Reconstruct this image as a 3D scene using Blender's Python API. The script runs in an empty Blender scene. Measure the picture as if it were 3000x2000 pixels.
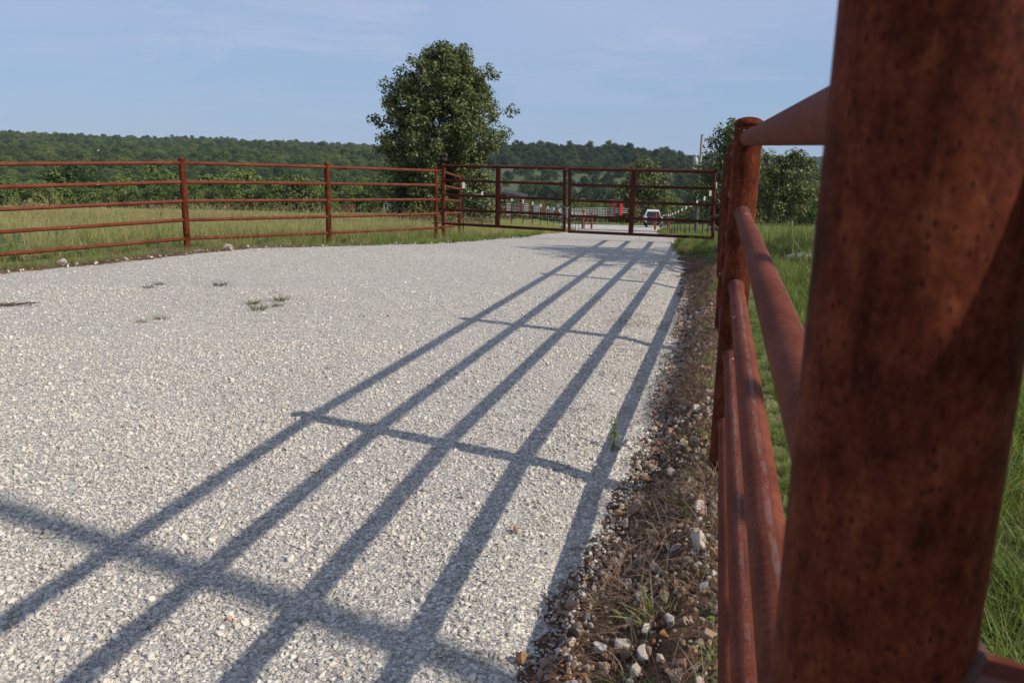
import bpy, bmesh, math, random
import numpy as np
from mathutils import Vector, Matrix, Euler, noise as mnoise

rnd = random.Random(7)
RS = np.random.RandomState(11)
sc = bpy.context.scene
COL = sc.collection
PI = math.pi

# ------------------------------------------------------------------ camera
CR = Vector((0.9998019, 0.0043412, 0.0194231))
CU = Vector((-0.0199023, 0.2180837, 0.9757271))
CF = Vector((0.0, 0.9759204, -0.2181269))
CAM_H, FPX = 1.5137, 2355.34
cd = bpy.data.cameras.new("camera")
cam = bpy.data.objects.new("camera", cd)
COL.objects.link(cam)
m3 = Matrix((CR, CU, -CF)).transposed()
cam.matrix_world = Matrix.Translation((0, 0, CAM_H)) @ m3.to_4x4()
cd.sensor_width = 36.0
cd.lens = FPX * 36.0 / 3000.0
cd.clip_start = 0.05
cd.clip_end = 20000
cd.dof.use_dof = True
cd.dof.focus_distance = 9.0
cd.dof.aperture_fstop = 11.0
sc.camera = cam

# ------------------------------------------------------------------ sun, sky, exposure
SUN_EL = math.radians(33.9)
SUN_AZ = math.radians(116.3)                      # clockwise from +Y
sun_dir = Vector((math.sin(SUN_AZ) * math.cos(SUN_EL), math.cos(SUN_AZ) * math.cos(SUN_EL), math.sin(SUN_EL)))
sl = bpy.data.lights.new("sun", 'SUN')
sl.energy = 4.3
sl.angle = math.radians(0.53)
sl.color = (1.0, 0.93, 0.82)
so = bpy.data.objects.new("sun", sl)
so.rotation_euler = (-sun_dir).to_track_quat('-Z', 'Y').to_euler()
COL.objects.link(so)

w = bpy.data.worlds.new("World")
sc.world = w
w.use_nodes = True
wt = w.node_tree
wt.nodes.clear()


class NT:
    """short helper to build node trees"""
    def __init__(s, t): s.t = t
    def n(s, typ, props=None, **ins):
        nd = s.t.nodes.new(typ)
        for k, v in (props or {}).items(): setattr(nd, k, v)
        for k, v in ins.items():
            k2 = int(k[1:]) if k[0] == 'i' and k[1:].isdigit() else k.replace('_', ' ')
            sock = nd.inputs[k2]
            if isinstance(v, bpy.types.NodeSocket): s.t.links.new(v, sock)
            elif isinstance(v, bpy.types.Node): s.t.links.new(v.outputs[0], sock)
            else: sock.default_value = v
        return nd
    def math(s, op, a, b=0.0, c=0.0, clamp=False):
        nd = s.n('ShaderNodeMath', {'operation': op, 'use_clamp': clamp}, i0=a, i1=b)
        if op in ('MULTIPLY_ADD', 'COMPARE', 'WRAP', 'SMOOTH_MIN'): nd.inputs[2].default_value = c
        return nd.outputs[0]
    def mix(s, fac, a, b, blend='MIX'):
        nd = s.n('ShaderNodeMix', {'data_type': 'RGBA', 'blend_type': blend}, i0=fac)
        for i, v in ((6, a), (7, b)):
            if isinstance(v, bpy.types.NodeSocket): s.t.links.new(v, nd.inputs[i])
            else: nd.inputs[i].default_value = v if len(v) == 4 else (*v, 1)
        return nd.outputs[2]
    def ramp(s, fac, stops, interp='LINEAR'):
        nd = s.n('ShaderNodeValToRGB', None, Fac=fac)
        cr = nd.color_ramp; cr.interpolation = interp
        while len(cr.elements) < len(stops): cr.elements.new(0.5)
        for e, (p, c) in zip(cr.elements, stops):
            e.position = p
            e.color = (*c, 1) if len(c) == 3 else c
        return nd.outputs[0]
    def step(s, v, lo, hi):
        nd = s.n('ShaderNodeMapRange', {'interpolation_type': 'SMOOTHSTEP'}, i0=v, i1=lo, i2=hi, i3=0.0, i4=1.0)
        return nd.outputs[0]
    def noise(s, vec, scale, detail=4.0, rough=0.55, dist=0.0):
        return s.n('ShaderNodeTexNoise', None, Vector=vec, Scale=scale, Detail=detail, Roughness=rough, Distortion=dist)
    def vor(s, vec, scale, feature='F1', rand=1.0):
        return s.n('ShaderNodeTexVoronoi', {'feature': feature}, Vector=vec, Scale=scale, Randomness=rand)
    def scale(s, vec, x, y, z):
        nd = s.n('ShaderNodeVectorMath', {'operation': 'MULTIPLY'}, i0=vec)
        nd.inputs[1].default_value = (x, y, z)
        return nd.outputs[0]


W_ = NT(wt)
sky = W_.n('ShaderNodeTexSky', {'sky_type': 'NISHITA', 'sun_disc': False, 'sun_elevation': SUN_EL, 'sun_rotation': SUN_AZ,
                                'altitude': 300.0, 'air_density': 1.0, 'dust_density': 0.4, 'ozone_density': 3.0})
tcw = W_.n('ShaderNodeTexCoord')
sep = W_.n('ShaderNodeSeparateXYZ', None, i0=tcw.outputs['Generated'])
zz = W_.math('ADD', W_.math('MAXIMUM', sep.outputs[2], 0.0), 0.10)
px_ = W_.math('DIVIDE', sep.outputs[0], zz)
py_ = W_.math('DIVIDE', sep.outputs[1], zz)
cmb = W_.n('ShaderNodeCombineXYZ', None, i0=px_, i1=py_, i2=0.0)
cn = W_.noise(W_.scale(cmb.outputs[0], 0.9, 1.3, 1.0), 1.1, 10.0, 0.68, 0.8)
cn2 = W_.noise(W_.scale(cmb.outputs[0], 0.3, 0.32, 1.0), 1.0, 3.0, 0.5, 0.2)
cov = W_.math('MULTIPLY', W_.step(cn.outputs[0], 0.36, 0.66), W_.step(cn2.outputs[0], 0.26, 0.52))
elev = W_.step(sep.outputs[2], 0.02, 0.17)
cov = W_.math('MULTIPLY', cov, W_.math('MULTIPLY_ADD', elev, 0.8, 0.2))
blue = W_.ramp(W_.math('MAXIMUM', sep.outputs[2], 0.0), [(0.0, (2.55, 3.75, 5.75)), (0.16, (2.65, 3.95, 6.25)), (0.42, (2.6, 3.75, 6.1)), (1.0, (1.9, 2.9, 5.2))])
skyc = W_.mix(0.80, sky.outputs[0], blue)
veil = W_.math('MULTIPLY', W_.step(sep.outputs[2], 0.05, 0.20), 0.45)
cov = W_.math('MAXIMUM', W_.math('MULTIPLY', cov, 0.55), W_.math('MULTIPLY', veil, W_.step(cn2.outputs[0], 0.30, 0.60)))
cl = W_.mix(cov, skyc, (5.0, 5.25, 6.9))
bg = W_.n('ShaderNodeBackground', None, Color=cl, Strength=0.098)
out = W_.n('ShaderNodeOutputWorld', None, Surface=bg.outputs[0])

sc.view_settings.view_transform = 'Standard'
sc.view_settings.look = 'None'
sc.view_settings.exposure = 0.17
sc.view_settings.gamma = 1.0
sc.render.engine = 'CYCLES'
sc.cycles.max_bounces = 6
sc.cycles.diffuse_bounces = 3
sc.cycles.glossy_bounces = 2
sc.cycles.transmission_bounces = 3
sc.cycles.transparent_max_bounces = 6
sc.cycles.use_denoising = True
sc.cycles.denoiser = 'OPENIMAGEDENOISE'
sc.cycles.denoising_input_passes = 'RGB_ALBEDO_NORMAL'
sc.cycles.denoising_prefilter = 'ACCURATE'


# ------------------------------------------------------------------ generic helpers
def ray(px, py):
    v = CF + CR * ((px - 1500) / FPX) + CU * ((1000 - py) / FPX)
    return v / v.y
def at(px, py, d):
    """world point seen at photograph pixel (3000 wide), d metres ahead"""
    return ray(px, py) * d + Vector((0, 0, CAM_H))


def tag(o, label=None, cat=None, group=None, kind=None):
    if label: o['label'] = label
    if cat: o['category'] = cat
    if group: o['group'] = group
    if kind: o['kind'] = kind
    return o


def link(name, me, parent=None, mat=None):
    o = bpy.data.objects.new(name, me)
    COL.objects.link(o)
    if mat and me is not None and not len(me.materials): me.materials.append(mat)
    if parent: o.parent = parent
    return o


def empty(name, loc, label=None, cat=None, group=None, rz=0.0):
    o = bpy.data.objects.new(name, None)
    o.empty_display_size = 0.3
    o.location = loc
    o.rotation_euler = (0, 0, rz)
    COL.objects.link(o)
    return tag(o, label, cat, group)


def raw_mesh(name, v, f, smooth=False):
    me = bpy.data.meshes.new(name)
    me.from_pydata([tuple(a) for a in v], [], f)
    if smooth: me.polygons.foreach_set('use_smooth', [True] * len(me.polygons))
    me.update()
    return me


def np_mesh(name, V, F, smooth=False):
    """fast mesh from an (n,3) array and an (m,k) face array"""
    me = bpy.data.meshes.new(name)
    V = np.ascontiguousarray(V, dtype=np.float32); F = np.ascontiguousarray(F, dtype=np.int32)
    m, k = F.shape
    me.vertices.add(len(V)); me.vertices.foreach_set('co', V.ravel())
    me.loops.add(m * k); me.loops.foreach_set('vertex_index', F.ravel())
    me.polygons.add(m)
    me.polygons.foreach_set('loop_start', np.arange(0, m * k, k, dtype=np.int32))
    me.polygons.foreach_set('loop_total', np.full(m, k, dtype=np.int32))
    if smooth: me.polygons.foreach_set('use_smooth', np.ones(m, dtype=bool))
    me.update(calc_edges=True)
    return me


class MB:
    """collects shapes, builds ONE mesh"""
    def __init__(s): s.v = []; s.f = []; s.sm = []
    def add(s, v, f, smooth=False):
        b = len(s.v); s.v += [Vector(a) for a in v]
        s.f += [[i + b for i in q] for q in f]; s.sm += [smooth] * len(f)
        return s
    def box(s, c, d, M=None):
        x, y, z = d[0] / 2, d[1] / 2, d[2] / 2
        v = [Vector((a * x, b * y, e * z)) for a in (-1, 1) for b in (-1, 1) for e in (-1, 1)]
        if M is not None: v = [M @ a for a in v]
        v = [a + Vector(c) for a in v]
        return s.add(v, [[0, 1, 3, 2], [4, 6, 7, 5], [0, 4, 5, 1], [2, 3, 7, 6], [0, 2, 6, 4], [1, 5, 7, 3]])
    def tube(s, pts, rad, n=10, caps=True):
        pts = [Vector(p) for p in pts]
        rad = rad if isinstance(rad, (list, tuple)) else [rad] * len(pts)
        b0 = len(s.v); fr = None; v = []; f = []
        for i, p in enumerate(pts):
            t = (pts[min(i + 1, len(pts) - 1)] - pts[max(i - 1, 0)]).normalized()
            if fr is None:
                a = Vector((0, 0, 1)) if abs(t.z) < .9 else Vector((1, 0, 0))
                u = t.cross(a).normalized()
            else:
                u = (fr - t * fr.dot(t)).normalized()
            fr = u; w2 = t.cross(u)
            for k in range(n):
                an = 2 * PI * k / n
                v.append(p + (u * math.cos(an) + w2 * math.sin(an)) * rad[i])
        for i in range(len(pts) - 1):
            for k in range(n):
                k2 = (k + 1) % n
                f.append([i * n + k, i * n + k2, (i + 1) * n + k2, (i + 1) * n + k])
        s.add(v, f, True)
        if caps:
            s.add([v[k] for k in range(n)], [list(range(n))[::-1]])
            s.add([v[(len(pts) - 1) * n + k] for k in range(n)], [list(range(n))])
        return s
    def lathe(s, prof, n=24, c=(0, 0, 0)):
        c = Vector(c); v = []; f = []
        for r, z in prof:
            for k in range(n):
                an = 2 * PI * k / n
                v.append(c + Vector((r * math.cos(an), r * math.sin(an), z)))
        for i in range(len(prof) - 1):
            for k in range(n):
                k2 = (k + 1) % n
                f.append([i * n + k, i * n + k2, (i + 1) * n + k2, (i + 1) * n + k])
        return s.add(v, f, True)
    def build(s, name, mat, parent=None):
        me = bpy.data.meshes.new(name)
        me.from_pydata([tuple(a) for a in s.v], [], s.f)
        me.polygons.foreach_set('use_smooth', s.sm)
        me.update()
        return link(name, me, parent, mat)


def new_mat(name):
    m = bpy.data.materials.new(name)
    m.use_nodes = True
    m.node_tree.nodes.clear()
    t = NT(m.node_tree)
    o = t.n('ShaderNodeOutputMaterial')
    return m, t, o


def finish(t, o, color, rough=0.8, bump=None, bstr=0.3, bdist=0.01, spec=0.3, metal=0.0):
    b = t.n('ShaderNodeBsdfPrincipled')
    if isinstance(color, bpy.types.NodeSocket): t.t.links.new(color, b.inputs['Base Color'])
    else: b.inputs['Base Color'].default_value = (*color, 1)
    if isinstance(rough, bpy.types.NodeSocket): t.t.links.new(rough, b.inputs['Roughness'])
    else: b.inputs['Roughness'].default_value = rough
    b.inputs['Specular IOR Level'].default_value = spec
    b.inputs['Metallic'].default_value = metal
    if bump is not None:
        bp = t.n('ShaderNodeBump', None, Height=bump, Strength=bstr, Distance=bdist)
        t.t.links.new(bp.outputs[0], b.inputs['Normal'])
    t.t.links.new(b.outputs[0], o.inputs[0])


def flat_mat(name, col, rough=0.7, var=0.25, scale=8.0, spec=0.3, metal=0.0, bump=0.15):
    m, t, o = new_mat(name)
    tc = t.n('ShaderNodeTexCoord')
    n = t.noise(tc.outputs['Object'], scale, 6)
    n2 = t.noise(tc.outputs['Object'], scale * 7, 3)
    f = t.math('MULTIPLY_ADD', n2.outputs[0], 0.4, t.math('MULTIPLY', n.outputs[0], 0.6)) if False else t.math('ADD', t.math('MULTIPLY', n.outputs[0], 0.6), t.math('MULTIPLY', n2.outputs[0], 0.4))
    c = t.ramp(f, [(0.3, tuple(x * (1 - var) for x in col)), (0.7, tuple(min(1, x * (1 + var)) for x in col))])
    finish(t, o, c, rough, n2.outputs[0], bump, 0.005, spec, metal)
    return m


# ------------------------------------------------------------------ materials
def rust_mat(name, kind):
    """kind 'rail': mill seam + short pits across the pipe ; 'post': vertical streaks ; 'gate': darker red primer"""
    m, t, o = new_mat(name)
    tc = t.n('ShaderNodeTexCoord'); ob = tc.outputs['Object']
    oi = t.n('ShaderNodeObjectInfo')
    sh = t.n('ShaderNodeVectorMath', {'operation': 'MULTIPLY_ADD'}, i0=oi.outputs['Random'])
    sh.inputs[1].default_value = (37, 61, 23)
    t.t.links.new(ob, sh.inputs[2])
    v = sh.outputs[0]
    big = t.noise(t.scale(v, 1, 1, 0.6), 14.0 if kind == 'post' else 7.0, 6, 0.65)
    mid = t.noise(t.scale(v, 1, 1, 0.4 if kind == 'post' else 1.6), 75.0 if kind == 'post' else 46.0, 6, 0.7)
    fine = t.noise(v, 190.0, 3, 0.6)
    f = t.math('ADD', t.math('MULTIPLY', big.outputs[0], 0.55), t.math('ADD', t.math('MULTIPLY', mid.outputs[0], 0.35), t.math('MULTIPLY', fine.outputs[0], 0.2)))
    if kind == 'rail':
        c = t.ramp(f, [(0.36, (0.066, 0.015, 0.008)), (0.52, (0.125, 0.034, 0.018)), (0.68, (0.19, 0.058, 0.032))])
    elif kind == 'post':
        c = t.ramp(f, [(0.36, (0.018, 0.0045, 0.003)), (0.47, (0.045, 0.0095, 0.005)), (0.57, (0.102, 0.023, 0.010)), (0.70, (0.21, 0.060, 0.025))])
    else:
        c = t.ramp(f, [(0.36, (0.045, 0.011, 0.008)), (0.52, (0.082, 0.020, 0.014)), (0.70, (0.13, 0.038, 0.024))])
    # pits
    pv = t.scale(v, 62, 62, 250) if kind == 'rail' else t.scale(v, 190, 190, 110)
    pit = t.vor(pv, 1.0)
    keep = t.math('GREATER_THAN', t.n('ShaderNodeSeparateColor', None, i0=pit.outputs['Color']).outputs[0], 0.28)
    pm = t.math('MULTIPLY', t.math('SUBTRACT', 1.0, t.step(pit.outputs['Distance'], 0.16, 0.34)), keep)
    c = t.mix(t.math('MULTIPLY', pm, 0.85), c, (0.075, 0.012, 0.006) if kind == 'rail' else (0.035, 0.008, 0.005))
    hgt = t.math('SUBTRACT', t.math('MULTIPLY', f, 1.0), t.math('MULTIPLY', pm, 0.12))
    if kind == 'post':     # flaking scale with crisp edges
        fk = t.noise(t.scale(v, 1, 1, 0.55), 95.0, 9, 0.72)
        c = t.mix(t.math('MULTIPLY', t.step(fk.outputs[0], 0.555, 0.585), 0.30), c, (0.150, 0.040, 0.018))
        c = t.mix(t.math('MULTIPLY', t.step(fk.outputs[0], 0.425, 0.395), 0.40), c, (0.018, 0.006, 0.004))
        hgt = t.math('ADD', hgt, t.math('MULTIPLY', fk.outputs[0], 0.5))
    if kind == 'post':     # pale mineral blotches, grey scuffs
        lich = t.noise(t.scale(v, 1, 1, 0.8), 11.0, 6, 0.7)
        c = t.mix(t.math('MULTIPLY', t.step(lich.outputs[0], 0.60, 0.74), 0.40), c, (0.25, 0.135, 0.060))
    if kind == 'rail':     # welded seam of the tube
        sp = t.n('ShaderNodeSeparateXYZ', None, i0=ob)
        ang = t.math('ARCTAN2', sp.outputs[1], sp.outputs[0])
        a0 = t.math('MULTIPLY_ADD', oi.outputs['Random'], 1.1, -0.15)
        wob = t.math('MULTIPLY_ADD', t.noise(t.scale(ob, 0.01, 0.01, 1), 3.0, 2).outputs[0], 0.7, -0.35)
        d = t.math('ABSOLUTE', t.math('SUBTRACT', t.math('ADD', ang, wob), a0))
        br = t.noise(t.scale(v, 1, 1, 0.25), 60.0, 6, 0.75)
        dm = t.math('MULTIPLY', t.math('SUBTRACT', 1.0, t.step(d, 0.10, 0.22)), t.step(br.outputs[0], 0.42, 0.58))
        c = t.mix(t.math('MULTIPLY', dm, 0.26), c, (0.24, 0.22, 0.22))
        d2 = t.math('ABSOLUTE', t.math('SUBTRACT', d, 0.27))
        c = t.mix(t.math('MULTIPLY', t.math('SUBTRACT', 1.0, t.step(d2, 0.02, 0.10)), 0.35), c, (0.07, 0.030, 0.028))
    # bird lime flecks
    fl = t.vor(v, 9.0)
    k2 = t.math('GREATER_THAN', t.n('ShaderNodeSeparateColor', None, i0=fl.outputs['Color']).outputs[1], 0.80)
    fm = t.math('MULTIPLY', t.math('LESS_THAN', t.math('ADD', fl.outputs['Distance'], t.math('MULTIPLY', fine.outputs[0], 0.09)), 0.10), k2)
    if kind != 'gate': c = t.mix(t.math('MULTIPLY', fm, 0.9), c, (0.68, 0.62, 0.56))
    finish(t, o, c, 0.72, hgt, 0.3, 0.004, 0.06)
    return m


M_RAIL = rust_mat('rusty_rail', 'rail')
M_POST = rust_mat('rusty_post', 'post')
M_GATE = rust_mat('rusty_gate', 'gate')
M_WELD = flat_mat('weld', (0.12, 0.055, 0.04), 0.6, 0.5, 300.0, bump=0.6)
M_CHAIN = flat_mat('chain_steel', (0.10, 0.10, 0.105), 0.4, 0.3, 80, metal=0.7)
M_TPOST = flat_mat('tpost_steel', (0.020, 0.026, 0.022), 0.7, 0.3, 20)
M_TCAP = flat_mat('tpost_white', (0.60, 0.59, 0.55), 0.6, 0.08, 20)
M_WIRE = flat_mat('wire', (0.30, 0.30, 0.31), 0.4, 0.15, 30, metal=0.6)
M_WOODPOLE = flat_mat('pole_wood', (0.34, 0.29, 0.24), 0.85, 0.35, 9)
M_TAR = flat_mat('pole_tar', (0.10, 0.095, 0.09), 0.8, 0.3, 9)
M_WHITE = flat_mat('white_paint', (0.80, 0.80, 0.80), 0.35, 0.04, 3, spec=0.5, bump=0.02)
M_GALV = flat_mat('galvanised', (0.42, 0.42, 0.41), 0.45, 0.15, 6, metal=0.25)
M_RUSTPANEL = flat_mat('rust_panel', (0.17, 0.060, 0.035), 0.75, 0.35, 6)
M_DARKPANEL = flat_mat('dark_panel', (0.045, 0.045, 0.05), 0.7, 0.3, 6)
M_RED = flat_mat('red_paint', (0.50, 0.035, 0.025), 0.5, 0.15, 3)
M_DKRED = flat_mat('dark_red_paint', (0.20, 0.025, 0.025), 0.6, 0.2, 3)
M_BLACK = flat_mat('black_rubber', (0.02, 0.02, 0.02), 0.8, 0.2, 6)
M_GLASS = flat_mat('dark_glass', (0.012, 0.014, 0.018), 0.08, 0.1, 3, spec=0.6, bump=0.0)
M_LIGHT = flat_mat('tail_lens', (0.35, 0.012, 0.012), 0.25, 0.1, 3, spec=0.6)
M_ROOF = flat_mat('shed_roof', (0.034, 0.022, 0.019), 0.6, 0.25, 3)
M_TIN = flat_mat('tin_roof', (0.50, 0.51, 0.52), 0.45, 0.08, 2)
M_BARNWALL = flat_mat('barn_wall', (0.42, 0.38, 0.34), 0.8, 0.2, 1)
M_CONCRETE = flat_mat('concrete', (0.44, 0.42, 0.38), 0.9, 0.15, 5)
M_TWIG = flat_mat('dry_stick', (0.10, 0.060, 0.040), 0.9, 0.35, 40)


def bark_mat():
    m, t, o = new_mat('bark')
    tc = t.n('ShaderNodeTexCoord')
    n = t.noise(t.scale(tc.outputs['Object'], 6, 6, 1.2), 3.0, 6, 0.7)
    c = t.ramp(n.outputs[0], [(0.35, (0.11, 0.09, 0.075)), (0.65, (0.36, 0.32, 0.27))])
    finish(t, o, c, 0.9, n.outputs[0], 0.8, 0.05)
    return m
M_BARK = bark_mat()


def leaf_mat(name, dark, midc, light, transl=0.30, per_obj=0.0, rough=0.55, spec=0.3):
    m, t, o = new_mat(name)
    g = t.n('ShaderNodeNewGeometry')
    oi = t.n('ShaderNodeObjectInfo')
    r = g.outputs['Random Per Island']
    if per_obj > 0:
        r = t.math('ADD', t.math('MULTIPLY', r, 1 - per_obj), t.math('MULTIPLY', oi.outputs['Random'], per_obj))
    c = t.ramp(r, [(0.0, dark), (0.5, midc), (1.0, light)])
    b = t.n('ShaderNodeBsdfPrincipled', None, Roughness=rough)
    t.t.links.new(c, b.inputs['Base Color'])
    b.inputs['Specular IOR Level'].default_value = spec
    tr = t.n('ShaderNodeBsdfTranslucent', None, Color=t.mix(1.0, c, (1.25, 1.25, 0.55), 'MULTIPLY'))
    mx = t.n('ShaderNodeMixShader', None, i0=transl, i1=b.outputs[0], i2=tr.outputs[0])
    t.t.links.new(mx.outputs[0], o.inputs[0])
    return m


M_OAK = leaf_mat('oak_leaf', (0.040, 0.060, 0.017), (0.092, 0.118, 0.034), (0.205, 0.215, 0.078), 0.25, 0.0, 0.5, 0.35)
M_TREE2 = leaf_mat('roadside_leaf', (0.054, 0.076, 0.024), (0.112, 0.138, 0.046), (0.22, 0.23, 0.095), 0.28, 0.0, 0.5, 0.35)
M_WOOD = leaf_mat('wood_leaf', (0.030, 0.056, 0.019), (0.070, 0.108, 0.030), (0.170, 0.200, 0.055), 0.15, 0.8, 0.6, 0.15)
M_HILL = leaf_mat('hill_leaf', (0.022, 0.042, 0.018), (0.046, 0.074, 0.027), (0.105, 0.125, 0.044), 0.15, 0.8, 0.6, 0.15)
M_EDGE = leaf_mat('edge_leaf', (0.050, 0.084, 0.024), (0.115, 0.160, 0.044), (0.22, 0.245, 0.080), 0.25, 0.55, 0.6, 0.2)
M_GRASS = leaf_mat('green_grass', (0.110, 0.145, 0.036), (0.20, 0.24, 0.072), (0.40, 0.39, 0.165), 0.38, 0.55, 0.55, 0.25)
M_LUSH = leaf_mat('lush_grass', (0.080, 0.125, 0.026), (0.160, 0.215, 0.055), (0.38, 0.36, 0.15), 0.42, 0.45, 0.5, 0.25)
M_GOLD = leaf_mat('golden_grass', (0.19, 0.205, 0.072), (0.31, 0.305, 0.122), (0.50, 0.45, 0.23), 0.35, 0.6, 0.7, 0.15)
M_STRAW = leaf_mat('dead_straw', (0.085, 0.050, 0.034), (0.21, 0.138, 0.095), (0.40, 0.295, 0.21), 0.15, 0.4, 0.8, 0.15)
M_SEED = leaf_mat('seed_head', (0.28, 0.21, 0.10), (0.38, 0.29, 0.15), (0.50, 0.40, 0.23), 0.3, 0.5, 0.8, 0.1)
M_WEEDG = leaf_mat('gravel_weed', (0.040, 0.052, 0.014), (0.080, 0.095, 0.026), (0.16, 0.16, 0.05), 0.2, 0.2, 0.6, 0.2)
M_WEED = leaf_mat('weed_leaf', (0.08, 0.10, 0.025), (0.14, 0.16, 0.045), (0.28, 0.24, 0.07), 0.3, 0.3, 0.6, 0.2)


def gravel_mat():
    m, t, o = new_mat('white_gravel')
    tc = t.n('ShaderNodeTexCoord'); v = tc.outputs['Object']
    wv = t.noise(v, 30.0, 2)
    vv = t.n('ShaderNodeVectorMath', {'operation': 'MULTIPLY_ADD'}, i0=wv.outputs['Color']); vv.inputs[1].default_value = (0.012, 0.012, 0.012)
    t.t.links.new(v, vv.inputs[2])
    v1 = t.vor(vv.outputs[0], 62.0)
    v2 = t.vor(vv.outputs[0], 135.0)
    r1 = t.n('ShaderNodeSeparateColor', None, i0=v1.outputs['Color'])
    r2 = t.n('ShaderNodeSeparateColor', None, i0=v2.outputs['Color'])
    stones = [(0.0, (0.27, 0.25, 0.22)), (0.2, (0.43, 0.40, 0.345)), (0.5, (0.58, 0.525, 0.435)), (0.8, (0.68, 0.62, 0.52)), (1.0, (0.76, 0.70, 0.60))]
    c1 = t.ramp(r1.outputs[0], stones)
    c2 = t.ramp(r2.outputs[0], stones)
    sel = t.math('GREATER_THAN', r1.outputs[1], 0.45)
    c = t.mix(sel, c2, c1)
    dist = t.n('ShaderNodeMix', {'data_type': 'FLOAT'}, i0=sel, i2=v2.outputs['Distance'], i3=v1.outputs['Distance']).outputs[0]
    gap = t.step(dist, 0.42, 0.72)
    c = t.mix(t.math('MULTIPLY', gap, 0.55), c, (0.13, 0.12, 0.11))
    big = t.noise(v, 0.55, 5, 0.6)
    c = t.mix(t.math('MULTIPLY', t.step(big.outputs[0], 0.50, 0.72), 0.30), c, (0.62, 0.57, 0.50))   # dusty patches
    mid = t.noise(v, 2.2, 4, 0.6)
    c = t.mix(t.math('MULTIPLY', t.step(mid.outputs[0], 0.52, 0.75), 0.22), c, (0.30, 0.29, 0.27))
    h = t.math('SUBTRACT', 1.0, dist)
    h = t.math('ADD', h, t.math('MULTIPLY', r1.outputs[2], 0.5))
    finish(t, o, c, 0.9, h, 0.9, 0.009, 0.2)
    return m
M_GRAVEL = gravel_mat()


def rock_mat(name, stops, per_obj=True, sc_=25.0):
    m, t, o = new_mat(name)
    tc = t.n('ShaderNodeTexCoord'); oi = t.n('ShaderNodeObjectInfo')
    c = t.ramp(oi.outputs['Random'], stops)
    n = t.noise(tc.outputs['Object'], sc_, 5, 0.65)
    c = t.mix(0.55, c, t.ramp(n.outputs[0], [(0.3, (0.45, 0.43, 0.42)), (0.7, (1.0, 1.0, 1.0))]), 'MULTIPLY')
    finish(t, o, c, 0.88, n.outputs[0], 0.4, 0.01 if sc_ > 10 else 0.03, 0.2)
    return m
M_STONE = rock_mat('gravel_stone', [(0.0, (0.34, 0.32, 0.29)), (0.14, (0.50, 0.465, 0.41)), (0.45, (0.65, 0.59, 0.495)), (0.7, (0.74, 0.675, 0.575)), (0.93, (0.81, 0.755, 0.66)), (0.98, (0.70, 0.62, 0.52)), (0.995, (0.66, 0.50, 0.36)), (1.0, (0.46, 0.24, 0.15))], sc_=3.5)
M_VSTONE = rock_mat('verge_stone', [(0.0, (0.20, 0.15, 0.12)), (0.3, (0.36, 0.25, 0.17)), (0.5, (0.36, 0.17, 0.08)), (0.65, (0.48, 0.36, 0.26)), (0.88, (0.60, 0.52, 0.44)), (1.0, (0.40, 0.38, 0.36))], sc_=3.5)
M_ROCK = rock_mat('pale_rock', [(0.0, (0.50, 0.41, 0.33)), (0.4, (0.60, 0.51, 0.42)), (0.7, (0.44, 0.38, 0.34)), (1.0, (0.64, 0.57, 0.49))], sc_=4.0)


def dirt_mat():
    m, t, o = new_mat('verge_dirt')
    tc = t.n('ShaderNodeTexCoord'); v = tc.outputs['Object']
    n = t.noise(v, 9.0, 8, 0.7)
    n2 = t.noise(v, 55.0, 4, 0.65)
    c = t.ramp(n.outputs[0], [(0.3, (0.060, 0.036, 0.025)), (0.5, (0.165, 0.096, 0.060)), (0.7, (0.31, 0.195, 0.12))])
    c = t.mix(0.5, c, t.ramp(n2.outputs[0], [(0.3, (0.3, 0.28, 0.27)), (0.7, (1.25, 1.2, 1.1))]), 'MULTIPLY')
    finish(t, o, c, 0.95, t.math('ADD', n.outputs[0], t.math('MULTIPLY', n2.outputs[0], 0.4)), 1.0, 0.04, 0.1)
    return m
M_DIRT = dirt_mat()


def ground_mat():
    """grass covered ground: green with straw coloured drifts; hay meadows far off"""
    m, t, o = new_mat('grass_ground')
    tc = t.n('ShaderNodeTexCoord'); v = tc.outputs['Object']
    a = t.noise(t.scale(v, 0.16, 0.30, 0.0), 1.0, 6, 0.65)
    b = t.noise(v, 3.5, 6, 0.75)
    e = t.noise(t.scale(v, 1, 1, 0.0), 0.012, 4, 0.6)
    g = t.ramp(b.outputs[0], [(0.3, (0.045, 0.075, 0.020)), (0.55, (0.085, 0.120, 0.035)), (0.75, (0.14, 0.165, 0.06))])
    s = t.ramp(b.outputs[0], [(0.3, (0.12, 0.11, 0.045)), (0.6, (0.22, 0.20, 0.085)), (0.8, (0.31, 0.27, 0.13))])
    c = t.mix(t.step(a.outputs[0], 0.40, 0.62), g, s)
    sp = t.n('ShaderNodeSeparateXYZ', None, i0=v)
    far = t.step(sp.outputs[1], 200.0, 420.0)
    mead = t.ramp(e.outputs[0], [(0.3, (0.058, 0.080, 0.032)), (0.7, (0.098, 0.118, 0.050))])
    c = t.mix(far, c, mead)
    finish(t, o, c, 0.95, b.outputs[0], 0.6, 0.05, 0.1)
    return m
M_GROUND = ground_mat()

# ------------------------------------------------------------------ terrain
YC = np.array([-60, 0, 8, 12, 14, 16, 18, 21.3, 27.5, 31, 47, 60, 98, 130, 170, 260.])
ZC = np.array([0, 0, .053, .06, .045, 0., -.13, -.34, -.82, -1.1, -2.45, -3.5, -5.9, -7.9, -10.3, -16.])
FX0, FY0, FDX, FDY = 0.9572, 3.4252, 0.24154, 0.97039       # right fence line through the second post


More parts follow.
